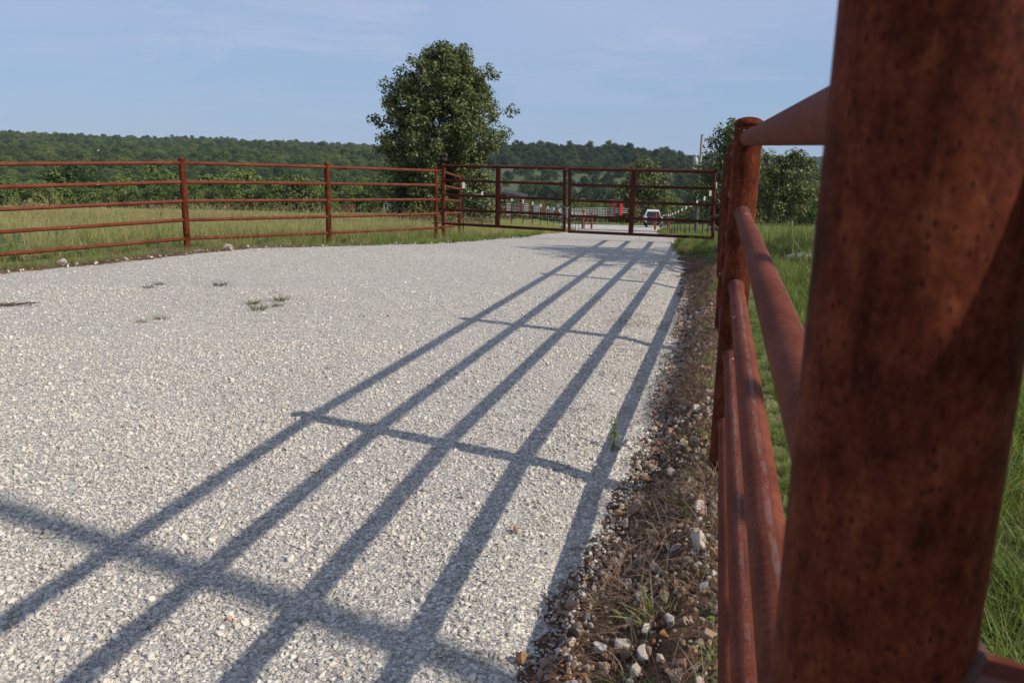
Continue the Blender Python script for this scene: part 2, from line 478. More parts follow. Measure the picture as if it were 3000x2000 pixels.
# gravel drive outline: left and right edge as functions of y
LE_Y = [-8, 5, 9.8, 10.87, 12.16, 13.1, 13.7, 14.5, 15.6, 17, 18.5, 25, 35, 60, 66, 70, 78, 90, 112]
LE_X = [-16, -10.2, -6.3, -5.58, -4.89, -4.31, -2.94, -1.45, -0.55, 0.05, 0.35, 1.3, 2.4, 5.0, 5.6, 3.0, 0.0, -2.0, -2.0]
RE_Y = [-8, 0, 2.1, 2.36, 3.28, 4.15, 5.13, 6.68, 8.3, 10.9, 12.5, 14.0, 15.5, 17, 20, 31, 45, 60, 80, 98, 112]
RE_X = [-2.4, -0.42, 0.12, 0.19, 0.53, 0.82, 1.04, 1.46, 1.84, 2.36, 2.66, 2.80, 3.05, 3.40, 4.1, 6.2, 8.4, 10.6, 14.2, 19.0, 22.0]


def ss(a, b, x):
    t = np.clip((x - a) / (b - a), 0, 1)
    return t * t * (3 - 2 * t)


def lat(x, y):
    """signed distance from the right fence line, positive to the right"""
    return (x - FX0) * FDY - (y - FY0) * FDX


PROF_R = np.array([150, 250, 400, 500, 600, 750, 850, 1000, 1150, 1300, 1500, 1700, 2000, 2600, 3300, 4000, 5000, 7000.])
PROF = {  # azimuth slope -> terrain heights at PROF_R
    -0.70: [-9, -17, -23, -24, -22, -14, -9, -3, 3, 10, 20, 30, 25, 10, 10, 20, 10, 0],
    -0.22: [-9, -17, -23, -24, -22, -14, -9, -3, 3, 9, 16, 23, 19, 10, 10, 20, 10, 0],
    -0.05: [-9.5, -18, -24, -23, -19, -9, -3, 12, 11, 4, 5, 16, 14, 5, 5, 20, 10, 0],
    0.13: [-9.5, -18, -24, -23, -19, -10, -3.5, 17, 12, 2, -5, -8, -10, -12, 0, 28, 10, 0],
    0.20: [-9.5, -18, -24, -23, -20, -12, -6, 10, 6, -4, -10, -14, -16, -14, 0, 33, 12, 0],
    0.26: [-9.5, -19, -24, -22, -17, -12, -12, -9, -9, -14, -18, -20, -20, -14, 0, 37, 15, 0],
    0.40: [-9.5, -19, -24, -22, -15, -8, -8, -9, -9, -14, -18, -20, -20, -14, 0, 37, 15, 0],
    0.80: [-9.5, -19, -24, -22, -15, -8, -4, -2, 0, -4, -8, -10, -12, -8, 0, 30, 15, 0]}
PU = np.array(sorted(PROF)); PZ = np.array([PROF[k] for k in sorted(PROF)], float)


def gnoise(x, y, s, seed=0.0):
    return (np.sin(x * s + 1.7 + seed) * np.cos(y * s * 1.13 + 0.4 + seed) + 0.5 * np.sin(x * s * 2.3 + y * s * 1.7 + seed) + 0.3 * np.cos(y * s * 3.9 - x * s * 2.9 + seed)) / 1.8


def T(x, y, bumps=True):
    x = np.asarray(x, float); y = np.asarray(y, float)
    z = np.interp(y, YC, ZC)
    nearx = np.clip(x, -12, 12)
    z = z + 0.0015 * nearx * (1 - ss(15, 30, y))
    # bank on which the right fence stands
    z = z + 0.125 * ss(-0.31, -0.03, lat(x, y)) * (1 - ss(13.0, 16.5, y)) - 0.10 * ss(3.2, 0.3, y) * ss(-0.5, -0.1, lat(x, y))
    la = lat(x, y)      # dip between gravel and bank, added to pull the lowest rail's shadow left
    z = z - 0.040 * ss(-0.85, -0.50, la) * (1 - ss(-0.36, -0.20, la)) * (1 - ss(11, 14, y))
    dl = np.interp(y, LE_Y, LE_X) - x
    z = z - 0.13 * ss(0.1, 0.9, dl) * (y < 70) * (1 - ss(25, 40, y))
    # left field stays a touch higher
    z = z + 0.55 * ss(-3, -12, x) * ss(22, 50, y) * (1 - ss(130, 170, y))
    r = np.hypot(x, y); yy = np.maximum(y, 1e-3)
    u = np.where(y > 1e-3, np.clip(x / yy, -0.7, 0.8), np.where(x < 0, -0.7, 0.8))
    k = np.clip(np.searchsorted(PU, u) - 1, 0, len(PU) - 2)
    fu = np.clip((u - PU[k]) / (PU[k + 1] - PU[k]), 0, 1)
    rr = np.clip(r, PROF_R[0], PROF_R[-1])
    j = np.clip(np.searchsorted(PROF_R, rr) - 1, 0, len(PROF_R) - 2)
    fr = (rr - PROF_R[j]) / (PROF_R[j + 1] - PROF_R[j]); fr = fr * fr * (3 - 2 * fr) * 0.5 + fr * 0.5
    za = PZ[k, j] * (1 - fr) + PZ[k, j + 1] * fr
    zb = PZ[k + 1, j] * (1 - fr) + PZ[k + 1, j + 1] * fr
    zf = za * (1 - fu) + zb * fu + gnoise(x, y, 0.011) * 2.0 * ss(250, 600, r) + gnoise(x, y, 0.004, 2.0) * 3.0 * ss(400, 900, r)
    b = ss(130, 210, r)
    return z * (1 - b) + zf * b


def Tz(x, y): return float(T(x, y))


def left_edge(y): return np.interp(y, LE_Y, LE_X)
def right_edge(y): return np.interp(y, RE_Y, RE_X)
def in_gravel(x, y, m=0.0): return (x > left_edge(y) + m) & (x < right_edge(y) - m) & (y < 112)


# ground: one polar sheet out to the horizon
def build_ground():
    az = np.concatenate([np.linspace(-180, -42, 70, endpoint=False), np.linspace(-42, 42, 520, endpoint=False), np.linspace(42, 180, 70, endpoint=False)])
    az = np.radians(az)
    rad = np.concatenate([[0.3], np.geomspace(0.6, 30, 190), np.geomspace(30.6, 9000, 250)])
    A, Rr = np.meshgrid(az, rad)
    X = np.sin(A) * Rr; Y = np.cos(A) * Rr
    Z = T(X, Y)
    Z = Z - 0.035 * (in_gravel(X, Y, 0.25) | (in_gravel(X - .40, Y, 0.0) & (Y < 15) & (X > left_edge(Y) + .25)) | ((np.abs(X - left_edge(Y)) < .14) & (Y < 13.6)))
    nz = (RS.rand(*Z.shape) - .5)
    Z = Z + nz * 0.02 * (~in_gravel(X, Y, -0.45)) * (Rr < 40)
    nr, na = X.shape
    V = np.stack([X, Y, Z], -1).reshape(-1, 3)
    i = np.arange(nr - 1)[:, None] * na; k = np.arange(na)[None, :]; k2 = (k + 1) % na
    F = np.stack([i + k, i + k2, i + na + k2, i + na + k], -1).reshape(-1, 4)
    V = np.vstack([V, [[0, 0, Tz(0, 0) - 0.035]]])
    me = np_mesh('ground', V, F[:, ::-1], True)
    o = link('ground', me, None, M_GROUND)
    return tag(o, 'rolling grass covered ground falling away into a wooded valley', 'ground', None, 'structure')
build_ground()


def strip(name, ys, xl, xr, nx, dz, mat, jag=0.0, label=None, cat='ground', feather=0.03):
    t = np.linspace(0, 1, nx)[None, :]
    jl = (RS.rand(len(ys)) - .5) * jag; jr = (RS.rand(len(ys)) - .5) * jag
    X = (xl + jl)[:, None] * (1 - t) + (xr + jr)[:, None] * t
    Y = np.repeat(ys[:, None], nx, 1)
    Z = T(X, Y) + dz
    Z[:, 0] -= feather; Z[:, -1] -= feather
    V = np.stack([X, Y, Z], -1).reshape(-1, 3)
    i = np.arange(len(ys) - 1)[:, None] * nx; k = np.arange(nx - 1)[None, :]
    F = np.stack([i + k, i + k + 1, i + nx + k + 1, i + nx + k], -1).reshape(-1, 4)
    o = link(name, np_mesh(name, V, F, True), None, mat)
    return tag(o, label, cat, None, 'structure')


ys = np.concatenate([np.arange(-8, 20, 0.09), np.arange(20, 112.1, 0.5)])
strip('gravel_drive', ys, left_edge(ys), right_edge(ys), 90, 0.012, M_GRAVEL, 0.16, 'wide drive of crushed white limestone gravel', 'drive')
ys = np.arange(-6, 15.2, 0.07)
strip('dirt_verge', ys, right_edge(ys) - 0.16, right_edge(ys) + 0.50 - 0.20 * ss(9, 15, ys), 14, 0.006, M_DIRT, 0.08, 'strip of bare brown dirt and stones along the right fence', 'verge')
ys = np.concatenate([np.arange(2, 13.6, 0.07)])
strip('dirt_edge', ys, left_edge(ys) - 0.16, left_edge(ys) + 0.17, 6, 0.020, M_DIRT, 0.22, 'thin strip of brown dirt and dead roots along the left edge of the drive', 'verge')


# ------------------------------------------------------------------ scatter (stuff nobody can count)
TEMPL = {}
def templates(name, meshes, mat):
    c = bpy.data.collections.new(name + '_templates')
    for i, me in enumerate(meshes):
        if mat and not len(me.materials): me.materials.append(mat)
        o = bpy.data.objects.new('%s_template_%02d' % (name, i), me)
        c.objects.link(o)
    TEMPL[name] = (c, len(meshes))


def scatter(name, templ, P, rot, scl, label, cat):
    c, n = TEMPL[templ]
    me = bpy.data.meshes.new(name)
    P = np.asarray(P, np.float32)
    me.vertices.add(len(P)); me.vertices.foreach_set('co', P.ravel())
    a = me.attributes.new('rot', 'FLOAT_VECTOR', 'POINT'); a.data.foreach_set('vector', np.asarray(rot, np.float32).ravel())
    scl = np.asarray(scl, np.float32)
    if scl.ndim == 1: scl = np.repeat(scl[:, None], 3, 1)
    a = me.attributes.new('scl', 'FLOAT_VECTOR', 'POINT'); a.data.foreach_set('vector', np.ascontiguousarray(scl).ravel())
    a = me.attributes.new('idx', 'INT', 'POINT'); a.data.foreach_set('value', RS.randint(0, n, len(P)).astype(np.int32))
    o = link(name, me)
    g = bpy.data.node_groups.new(name + '_scatter', 'GeometryNodeTree')
    g.interface.new_socket('Geometry', in_out='INPUT', socket_type='NodeSocketGeometry')
    g.interface.new_socket('Geometry', in_out='OUTPUT', socket_type='NodeSocketGeometry')
    N = g.nodes; L = g.links
    gi = N.new('NodeGroupInput'); go = N.new('NodeGroupOutput')
    ip = N.new('GeometryNodeInstanceOnPoints')
    ci = N.new('GeometryNodeCollectionInfo'); ci.inputs['Collection'].default_value = c
    ci.inputs['Separate Children'].default_value = True; ci.inputs['Reset Children'].default_value = True
    def attr(nm, ty):
        q = N.new('GeometryNodeInputNamedAttribute'); q.data_type = ty; q.inputs['Name'].default_value = nm
        return q.outputs['Attribute']
    L.new(gi.outputs[0], ip.inputs['Points']); L.new(ci.outputs[0], ip.inputs['Instance'])
    ip.inputs['Pick Instance'].default_value = True
    L.new(attr('idx', 'INT'), ip.inputs['Instance Index'])
    e2r = N.new('FunctionNodeEulerToRotation')
    L.new(attr('rot', 'FLOAT_VECTOR'), e2r.inputs[0]); L.new(e2r.outputs[0], ip.inputs['Rotation'])
    L.new(attr('scl', 'FLOAT_VECTOR'), ip.inputs['Scale'])
    L.new(ip.outputs[0], go.inputs[0])
    md = o.modifiers.new('scatter', 'NODES'); md.node_group = g
    return tag(o, label, cat, None, 'stuff')


def blade_mesh(name, n, h, spread, width, lean, seed, segs=3, base_r=None):
    """a tuft of n curved tapering blades"""
    R_ = np.random.RandomState(seed); V = []; F = []
    for _ in range(n):
        a = R_.rand() * 2 * PI; r0 = (base_r if base_r is not None else spread * 0.35) * math.sqrt(R_.rand())
        b = Vector((math.cos(a) * r0, math.sin(a) * r0, 0)); a2 = a + R_.normal() * 0.9
        d = Vector((math.cos(a2), math.sin(a2), 0)); sd = Vector((-d.y, d.x, 0))
        tw = R_.rand() * 2 * PI; sd = (sd * math.cos(tw) + d * math.sin(tw))
        hh = h * (0.5 + 0.6 * R_.rand()); le = lean * (0.3 + 1.0 * R_.rand()); w0 = width * (0.7 + 0.6 * R_.rand())
        i0 = len(V)
        for s in range(segs + 1):
            q = s / segs
            p = b + d * (le * hh * q * q) + Vector((0, 0, hh * q * (1 - 0.28 * le * q)))
            if s < segs:
                wv = w0 * (1 - 0.75 * q ** 1.5); V += [p - sd * wv / 2, p + sd * wv / 2]
            else: V.append(p)
        for s in range(segs):
            o_ = i0 + 2 * s
            if s < segs - 1: F.append([o_, o_ + 1, o_ + 3, o_ + 2])
            else: F.append([o_, o_ + 1, o_ + 2])
    return raw_mesh(name, V, F)


def stalk_mesh(name, n, h, spread, seed):
    """seed stalks: thin stem with a fox-tail head"""
    R_ = np.random.RandomState(seed); mb = MB()
    for _ in range(n):
        a = R_.rand() * 2 * PI; b = Vector((math.cos(a), math.sin(a), 0)) * spread * R_.rand()
        d = Vector((math.cos(a), math.sin(a), 0)); hh = h * (0.7 + 0.5 * R_.rand()); le = 0.15 + 0.35 * R_.rand()
        P = [b + d * (le * hh * q * q) + Vector((0, 0, hh * q)) for q in (0, .35, .7, .88, .92, .97, 1.0)]
        mb.tube(P, [.0018, .0015, .0012, .001, .0045, .004, .0008], 4, False)
    me = bpy.data.meshes.new(name); me.from_pydata([tuple(a) for a in mb.v], [], mb.f); me.update()
    return me


def rock_mesh(name, seed, npts=16, flat=0.7, smooth=False, sub=0):
    R_ = np.random.RandomState(seed); bm = bmesh.new()
    for _ in range(npts):
        v = R_.normal(size=3); v /= np.linalg.norm(v); v *= 0.42 + 0.12 * R_.rand()
        bm.verts.new((v[0] * (1.0 + .25 * R_.rand()), v[1] * .85, v[2] * flat))
    res = bmesh.ops.convex_hull(bm, input=bm.verts)
    bmesh.ops.delete(bm, geom=[g for g in res['geom_interior'] if isinstance(g, bmesh.types.BMVert)], context='VERTS')
    if sub:
        bmesh.ops.bevel(bm, geom=bm.edges[:], offset=0.035, segments=1, affect='EDGES')
        bmesh.ops.triangulate(bm, faces=bm.faces[:])
        bmesh.ops.subdivide_edges(bm, edges=bm.edges[:], cuts=1, use_grid_fill=True)
        for v in bm.verts:
            n_ = mnoise.noise(v.co * 5 + Vector((seed, 0, 0))) * .035
            v.co *= 1 + n_
    me = bpy.data.meshes.new(name); bm.to_mesh(me); bm.free()
    return me


templates('stone', [rock_mesh('stone_%d' % i, 100 + i, 12 + i % 4, 0.62) for i in range(10)], M_STONE)
templates('verge_stone', [rock_mesh('vstone_%d' % i, 200 + i, 13 + i % 4, 0.75) for i in range(8)], M_VSTONE)


def rand_rot(n): return RS.rand(n, 3) * 2 * PI
def up_rot(n, tilt=0.15):
    q = RS.normal(size=(n, 3)) * tilt; q[:, 2] = RS.rand(n) * 2 * PI
    return q


# loose stones of the drive, thinning out with distance
def sample_poly(n, x0, x1, y0, y1, fn):
    X = x0 + RS.rand(n) * (x1 - x0); Y = y0 + RS.rand(n) * (y1 - y0)
    k = fn(X, Y)
    return X[k], Y[k]


def in_view(X, Y, m=0.4): return (np.abs(X + 0.0) < 0.69 * np.maximum(Y, 0) + m)


GX, GY = [], []
for (y0, y1, dens) in ((0.6, 1.75, 3000), (1.75, 3.2, 5600), (3.2, 4.6, 4400), (4.6, 6.4, 2400), (6.4, 9.0, 1100), (9.0, 13.5, 330)):
    x0, x1 = -0.69 * y1 - 2.2, 4.0
    X, Y = sample_poly(int(dens * (x1 - x0) * (y1 - y0)), x0, x1, y0, y1, lambda X, Y: in_gravel(X, Y, 0.0) & in_view(X, Y, 2.0) & (X > left_edge(Y)))
    GX.append(X); GY.append(Y)
GX = np.concatenate(GX); GY = np.concatenate(GY)
kk = RS.rand(len(GX)) < np.clip(0.80 + 0.45 * gnoise(GX * .8 - GY * .18, GY * .35, 1.3, 4.0) + .25 * gnoise(GX, GY, 3.1, 1.), .38, 1)
GX, GY = GX[kk], GY[kk]
EX, EY = sample_poly(26000, -.6, 3.2, 1.6, 11, lambda X, Y: (X > right_edge(Y) - .06) & (X < right_edge(Y) + .14 * RS.rand(len(X)) ** 2) & in_view(X, Y))
GX = np.concatenate([GX, EX]); GY = np.concatenate([GY, EY])
S_ = np.clip(0.0114 * np.exp(RS.normal(size=len(GX)) * 0.38), 0.005, 0.034)
gz = T(GX, GY) + 0.012 + S_ * (0.22 - 0.15 * RS.rand(len(GX)))
scatter('gravel_stones', 'stone', np.stack([GX, GY, gz], 1), up_rot(len(GX), 0.5), S_ * 1.15, 'loose crushed limestone stones on the drive', 'gravel')

# ------------------------------------------------------------------ right pipe fence
RAIL_R, POST_R = 0.0302, 0.0572
PITCH, HEAD_SLOPE = 0.3061, -0.0073
SP = 3.05
def fence_xy(k):                       # k-th post of the right fence; 2 = the second visible one
    off = {4: 2.0858, 5: 3.09, 6: 4.09}.get(k, k - 2)
    return Vector((FX0 + FDX * SP * off, FY0 + FDY * SP * off, 1.6269 + HEAD_SLOPE * SP * off))


def rail_mesh(a, b, r, n=20):
    L = (b - a).length
    v = []; f = []
    zs = np.linspace(0, L, max(2, int(L / 0.5)))
    for i, z in enumerate(zs):
        for k in range(n):
            an = 2 * PI * k / n; v.append((r * math.cos(an), r * math.sin(an), z))
    for i in range(len(zs) - 1):
        for k in range(n):
            k2 = (k + 1) % n; f.append([i * n + k, i * n + k2, (i + 1) * n + k2, (i + 1) * n + k])
    return raw_mesh('rail', v, f, True)


def add_rail(a, b, r, parent, mat, name='rail', n=20, sag=0.0):
    o = link(name, rail_mesh(a, b, r, n), parent, mat)
    z = (b - a).normalized(); x = (Vector((0, 0, 1)) - z * z.z).normalized(); y = z.cross(x)
    R3 = Matrix((x, y, z)).transposed().to_4x4()
    o.matrix_local = Matrix.Translation(a - parent.location) @ R3
    return o


def weld_bead(parent, c, axis, rp, rr, side):
    """small weld bead where a rail (axis direction, radius rr) meets a post (radius rp) at c"""
    ax = axis.normalized(); up = Vector((0, 0, 1)); lt = up.cross(ax).normalized()
    pts = []
    for k in range(29):
        an = 2 * PI * k / 28
        s_ = rr * 1.03 * math.sin(an); d = math.sqrt(max(rp * rp - s_ * s_, 0)) + 0.001
        pts.append(c + ax * side * d + lt * s_ + up * (rr * 1.03 * math.cos(an)) - parent.location)
    rad = [0.0042 * (0.8 + 0.5 * rnd.random()) for _ in pts]
    return MB().tube(pts, rad, 6, False).build('weld_bead', M_WELD, parent)


def add_post(p_top, r, parent, zg, n=40, cap=True, lip=0.027):
    """p_top: point on the axis at the height of the cap seam; zg ground height"""
    h = p_top.z - zg + 0.15
    o = MB().lathe([(r, 0), (r, h * .33), (r, h * .66), (r, h)] + ([] if cap else [(r - .004, h), (r - .004, h - .05)]), n).build('post', M_POST, parent)
    o.location = Vector((p_top.x, p_top.y, zg - 0.15)) - parent.location
    if cap:
        prof = [(r * 0.95, 0.0005), (r * 0.95, 0.003), (r * 1.035, 0.0035), (r * 1.035, 0.012)] + [(r * 1.035 * math.cos(a), 0.012 + lip * math.sin(a)) for a in np.linspace(0.25, PI / 2 - .05, 7)] + [(0.0005, 0.012 + lip)]
        c = MB().lathe(prof, n).build('post_cap', M_POST, o)
        c.location = (0, 0, h)
    return o


p2 = fence_xy(2)
RF = empty('pipe_fence', (p2.x, p2.y, Tz(p2.x, p2.y)), 'rusty five-rail pipe fence on the right, its near post filling the foreground', 'fence')
ks = [1, 2, 3, 4, 5, 6]
NEAR = {1: Vector((0.2292, 0.4535, 1.557))}
for k in ks:
    p = NEAR.get(k) or fence_xy(k)
    add_post(p + Vector((0, 0, 0.046 if k > 1 else 0.75)), POST_R, RF, Tz(p.x, p.y), 64 if k == 1 else 40)
for a, b in zip(ks[:-1], ks[1:]):
    pa, pb = NEAR.get(a) or fence_xy(a), NEAR.get(b) or fence_xy(b)
    for i in range(5):
        dz = Vector((0, 0, -PITCH * i))
        add_rail(pa + dz, pb + dz, RAIL_R, RF, M_RAIL, n=32 if a in (0, 1) else 20)
        if b in (1, 2, 3): weld_bead(RF, pb + dz, pb - pa, POST_R, RAIL_R, -1)

# lower wing turning off behind the camera at the tall near post
w0 = Vector((0.2292, 0.4535, 0)); wd = Vector((0.829, -0.559, 0)).normalized(); w1 = w0 + wd * 2.6
add_post(w1 + Vector((0, 0, 1.60)), POST_R, RF, Tz(w1.x, w1.y))
for zz_ in (1.535, 1.206, .88, .56, .26):
    add_rail(w0 + Vector((0, 0, zz_)), w1 + Vector((0, 0, zz_)), RAIL_R, RF, M_RAIL, n=32)
    weld_bead(RF, w0 + Vector((0, 0, zz_)), wd, POST_R, RAIL_R, 1)
wn = Vector((-wd.y, wd.x, 0)); pc = w0 + wd * .29 + Vector((0, 0, 1.37)) - RF.location
MB().box(pc, (.40, .006, .30), Matrix((wd, wn, Vector((0, 0, 1)))).transposed()).build('shadow_plate', M_POST, RF)  # out-of-frame plate added only to throw the dark stripe on the near post

# ------------------------------------------------------------------ left pipe fence
A_ = Vector((-5.415, 13.34, 1.39)); B_ = Vector((-3.517, 15.34, 1.349)); C_ = Vector((-1.716, 17.76, 1.287))
L0_ = Vector((-7.08, 11.17, 1.345)); LM_ = A_ + (L0_ - A_) * 1.12
LN_ = LM_ + Vector((-1.8, -2.3, -0.02)); D_ = Vector((-1.60, 18.25, 1.262)); E_ = Vector((-1.44, 21.32, 1.092))
LF = empty('pipe_fence', (A_.x, A_.y, Tz(A_.x, A_.y)), 'rusty five-rail pipe fence along the left side of the drive, ending beside the gate', 'fence')
chain_pts = [LN_, LM_, A_, B_, C_, D_, E_]
for i, p in enumerate(chain_pts):
    r = {4: 0.037, 5: 0.042, 6: 0.043}.get(i, 0.0530)
    add_post(p + Vector((0, 0, 0.045 if i != 5 else 0.14)), r, LF, Tz(p.x, p.y), 24)
for i in range(6):
    for q in range(5):
        dz = Vector((0, 0, -0.306 * q))
        add_rail(chain_pts[i] + dz, chain_pts[i + 1] + dz, 0.0285, LF, M_RAIL, n=14)
# latch bolt on the corner post
MB().tube([C_ + Vector((-.10, -.02, -1.12)) - LF.location, C_ + Vector((.10, -.02, -1.12)) - LF.location], 0.012, 8).build('latch_bolt', M_TPOST, LF)

# ------------------------------------------------------------------ double gate
GL_T, GL_B = at(1297, 486, 17.95), at(1297, 654, 17.95)
GM_T, GM_B = at(1654, 493, 16.74), at(1653, 674.5, 16.74)
GN_T, GN_B = at(1669, 495, 16.66), at(1668, 678, 16.66)
GR_T, GR_B = at(2094, 503.5, 15.40), at(2088, 697, 15.40)
def gate(tl, bl, tr, br, midf, label, brace_side):
    g = empty('pipe_gate', (bl.x, bl.y, bl.z - 0.06), label, 'gate', 'halves of the double pipe gate')
    loc = g.location
    for s in range(5):
        q = s / 4
        a = tl.lerp(bl, q); b = tr.lerp(br, q)
        add_rail(a, b, 0.030 if s in (0, 4) else 0.027, g, M_GATE, 'rail', 14)
    for a, b in ((tl, bl), (tr, br)):
        MB().tube([a - loc + Vector((0, 0, .03)), b - loc - Vector((0, 0, .03))], 0.0305, 14).build('stile', M_GATE, g)
    a, b = tl.lerp(tr, midf), bl.lerp(br, midf)
    mb = MB(); d = (tr - tl).normalized()
    nrm = Vector((-d.y, d.x, 0))
    Mx = Matrix((d, nrm, Vector((0, 0, 1)))).transposed()
    mb.box((a + b) / 2 - loc - nrm * 0.0, (0.085, 0.066, (a - b).length + .05), Mx).build('middle_stile', M_GATE, g)
    # bent brace next to the meeting stile
    if brace_side > 0: s0, s1, q0 = tl.lerp(tr, 1 - .16), tr.lerp(tl, 0.05), (.25)
    else: s0, s1, q0 = tl.lerp(tr, .16), tl.lerp(tr, 0.035), (.25)
    s0b = bl + (s0 - tl); s1b = bl + (s1 - tl)
    P = [s0.lerp(s0b, .28), s1.lerp(s1b, .43), s1.lerp(s1b, .56)]
    MB().tube([x_ - loc - nrm * .02 for x_ in P], 0.011, 8).build('brace', M_TPOST, g)
    return g
gate(GL_T, GL_B, GM_T, GM_B, 0.47, 'left half of the closed double pipe gate across the drive', 1)
gate(GN_T, GN_B, GR_T, GR_B, 0.455, 'right half of the closed double pipe gate, hung by the right fence', -1)
# hinge lugs on the last posts belong to the gate posts
g6 = fence_xy(6)
MB().box(Vector((g6.x - .13, g6.y - .05, 0.33)) - RF.location, (.17, .05, .07)).build('hinge', M_TPOST, RF)
MB().box(Vector((g6.x - .10, g6.y - .03, 1.40)) - RF.location, (.16, .05, .05)).build('hinge', M_TPOST, RF)
# chain
gm = (GM_T + GN_T) / 2
ch = empty('gate_chain', (gm.x, gm.y - .06, gm.z - 0.80), 'slack steel chain and padlock holding the two gate halves together', 'chain')
P = []
for k in range(40):
    a = 2 * PI * k / 39
    P.append(Vector((0.085 * math.cos(a) - 0.02, 0.075 * math.sin(a), 0.04 + 0.08 * math.sin(a * 2 + .6) * .4)))
mb = MB()
for k in range(0, 39):
    a, b = P[k], P[k + 1]; d = (b - a)
    mb.tube([a - d * .3, b + d * .3], 0.0085 if k % 2 else 0.012, 6)
mb.build('links', M_CHAIN, ch)
mb = MB()
for k in range(14):
    a = Vector((-0.075 + .004 * math.sin(k), -.045, 0.02 - .026 * k)); mb.tube([a, a + Vector((0.004 * (-1) ** k, 0, -.03))], 0.011 if k % 2 else .008, 6)
for k in range(9):
    a = Vector((-0.035 - .004 * k, -.05, 0.0 - .03 * k)); mb.tube([a, a + Vector((-.004, 0, -.034))], 0.011 if k % 2 else .008, 6)
mb.build('links', M_CHAIN, ch)
MB().box((-.07, -.05, -.38), (.05, .03, .06)).build('padlock', M_CHAIN, ch)

# ------------------------------------------------------------------ trees
def limb_tubes(mb, p0, p1, r0, r1, rr, n=6, wob=0.06, seg=5):
    d = p1 - p0; L = d.length; pts = []; rad = []
    for i in range(seg + 1):
        q = i / seg
        j = Vector((rr.normal(), rr.normal(), rr.normal())) * L * wob * math.sin(q * PI) * .6
        pts.append(p0 + d * q + j + Vector((0, 0, -L * 0.10 * math.sin(q * PI)))); rad.append(r0 + (r1 - r0) * q)
    mb.tube(pts, rad, n, False)
    return pts


def leaf_cloud(centers, radii, counts, size, rr, up=0.5, elong=0.62):
    """leaf quads scattered in soft blobs"""
    C = np.repeat(np.asarray(centers), counts, 0); Rd = np.repeat(np.asarray(radii), counts)
    n = len(C)
    d = rr.normal(size=(n, 3)); d /= np.linalg.norm(d, axis=1)[:, None]
    q = rr.rand(n) ** 0.5
    P = C + d * (q * Rd)[:, None] * np.array([1, 1, .8])
    nr = d * 0.7 + rr.normal(size=(n, 3)) * 0.75 + np.array([0, 0, up]); nr /= np.linalg.norm(nr, axis=1)[:, None]
    t = np.cross(nr, rr.normal(size=(n, 3))); t /= np.linalg.norm(t, axis=1)[:, None]
    b = np.cross(nr, t)
    s = size * (0.6 + 0.8 * rr.rand(n))[:, None]
    V = np.stack([P - t * s * .5, P - b * s * elong * .5 + nr * s * .06, P + t * s * .5, P + b * s * elong * .5 + nr * s * .06], 1).reshape(-1, 3)
    F = np.arange(n * 4).reshape(n, 4)
    return V, F


def make_tree(name, loc, H, env, nb, leaves, size, mat, seed, label, group=None, trunk_r=0.16, bare=0.12, clump=0.55, trunks=None, spread=1.0):
    """env: list of (height fraction, left radius, right radius) in metres"""
    rr = np.random.RandomState(seed)
    root = empty(name, loc, label, 'tree', group)
    eh = [e[0] for e in env]; el = [e[1] for e in env]; er = [e[2] for e in env]
    tb = MB(); C = []; Rd = []
    tops = trunks or [(0, 0, 1.0)]
    for (tx, ty, th) in tops:
        top = Vector((tx + rr.normal() * .15, ty, H * th * .93))
        tp = limb_tubes(tb, Vector((tx, ty, -.3)), top, trunk_r, 0.02, rr, 9, 0.012, 9)
        nbt = nb // len(tops)
        for b in range(nbt):
            hz = bare + (0.98 * th - bare) * (b + rr.rand()) / nbt
            a = b * 2.39996 + rr.normal() * .35
            if b % 4 == 0: a = (0 if (b // 4) % 2 else PI) + rr.normal() * .30
            lr = el if math.cos(a) < 0 else er
            rad = float(np.interp(hz, eh, lr)) * abs(math.cos(a)) ** 0.5 * spread
            radd = (float(np.interp(hz, eh, el)) + float(np.interp(hz, eh, er))) / 2
            ca = abs(math.cos(a)) ** 0.6
            rad = ca * float(np.interp(hz, eh, lr)) + (1 - ca) * radd
            rad *= (0.74 + 0.30 * rr.rand()) if name != 'oak_tree' else (0.70 + 0.20 * rr.rand())
            end = Vector((tx + math.cos(a) * rad, ty + math.sin(a) * rad, hz * H))
            rise = rad * (0.55 + 0.4 * rr.rand())
            h0 = max(bare * H * .6, hz * H - rise)
            start = Vector((tx, ty, min(h0, H * th * .9)))
            pts = limb_tubes(tb, start, end, max(.02, trunk_r * .38 * (1 - hz * .6)), .012, rr, 5, 0.05, 5)
            for q in np.arange(0.36, 1.01, 0.125):
                i = min(int(q * 5), 4); f = q * 5 - i
                c = pts[i].lerp(pts[i + 1], min(f, 1.0))
                j = Vector(rr.normal(size=3)) * (0.10 + 0.10 * rad * q) * .8
                C.append(c + j); Rd.append(clump * (0.65 + 0.7 * rr.rand()) * (0.75 + .5 * (1 - abs(q - .75))))
    n = len(C)
    wgt = np.array(Rd) ** 2; cnt = np.maximum(3, (leaves * wgt / wgt.sum())).astype(int)
    V, F = leaf_cloud([tuple(c) for c in C], Rd, cnt, size, rr)
    tb.build('trunk', M_BARK, root)
    link('crown', np_mesh('crown', V, F), root, mat)
    return root


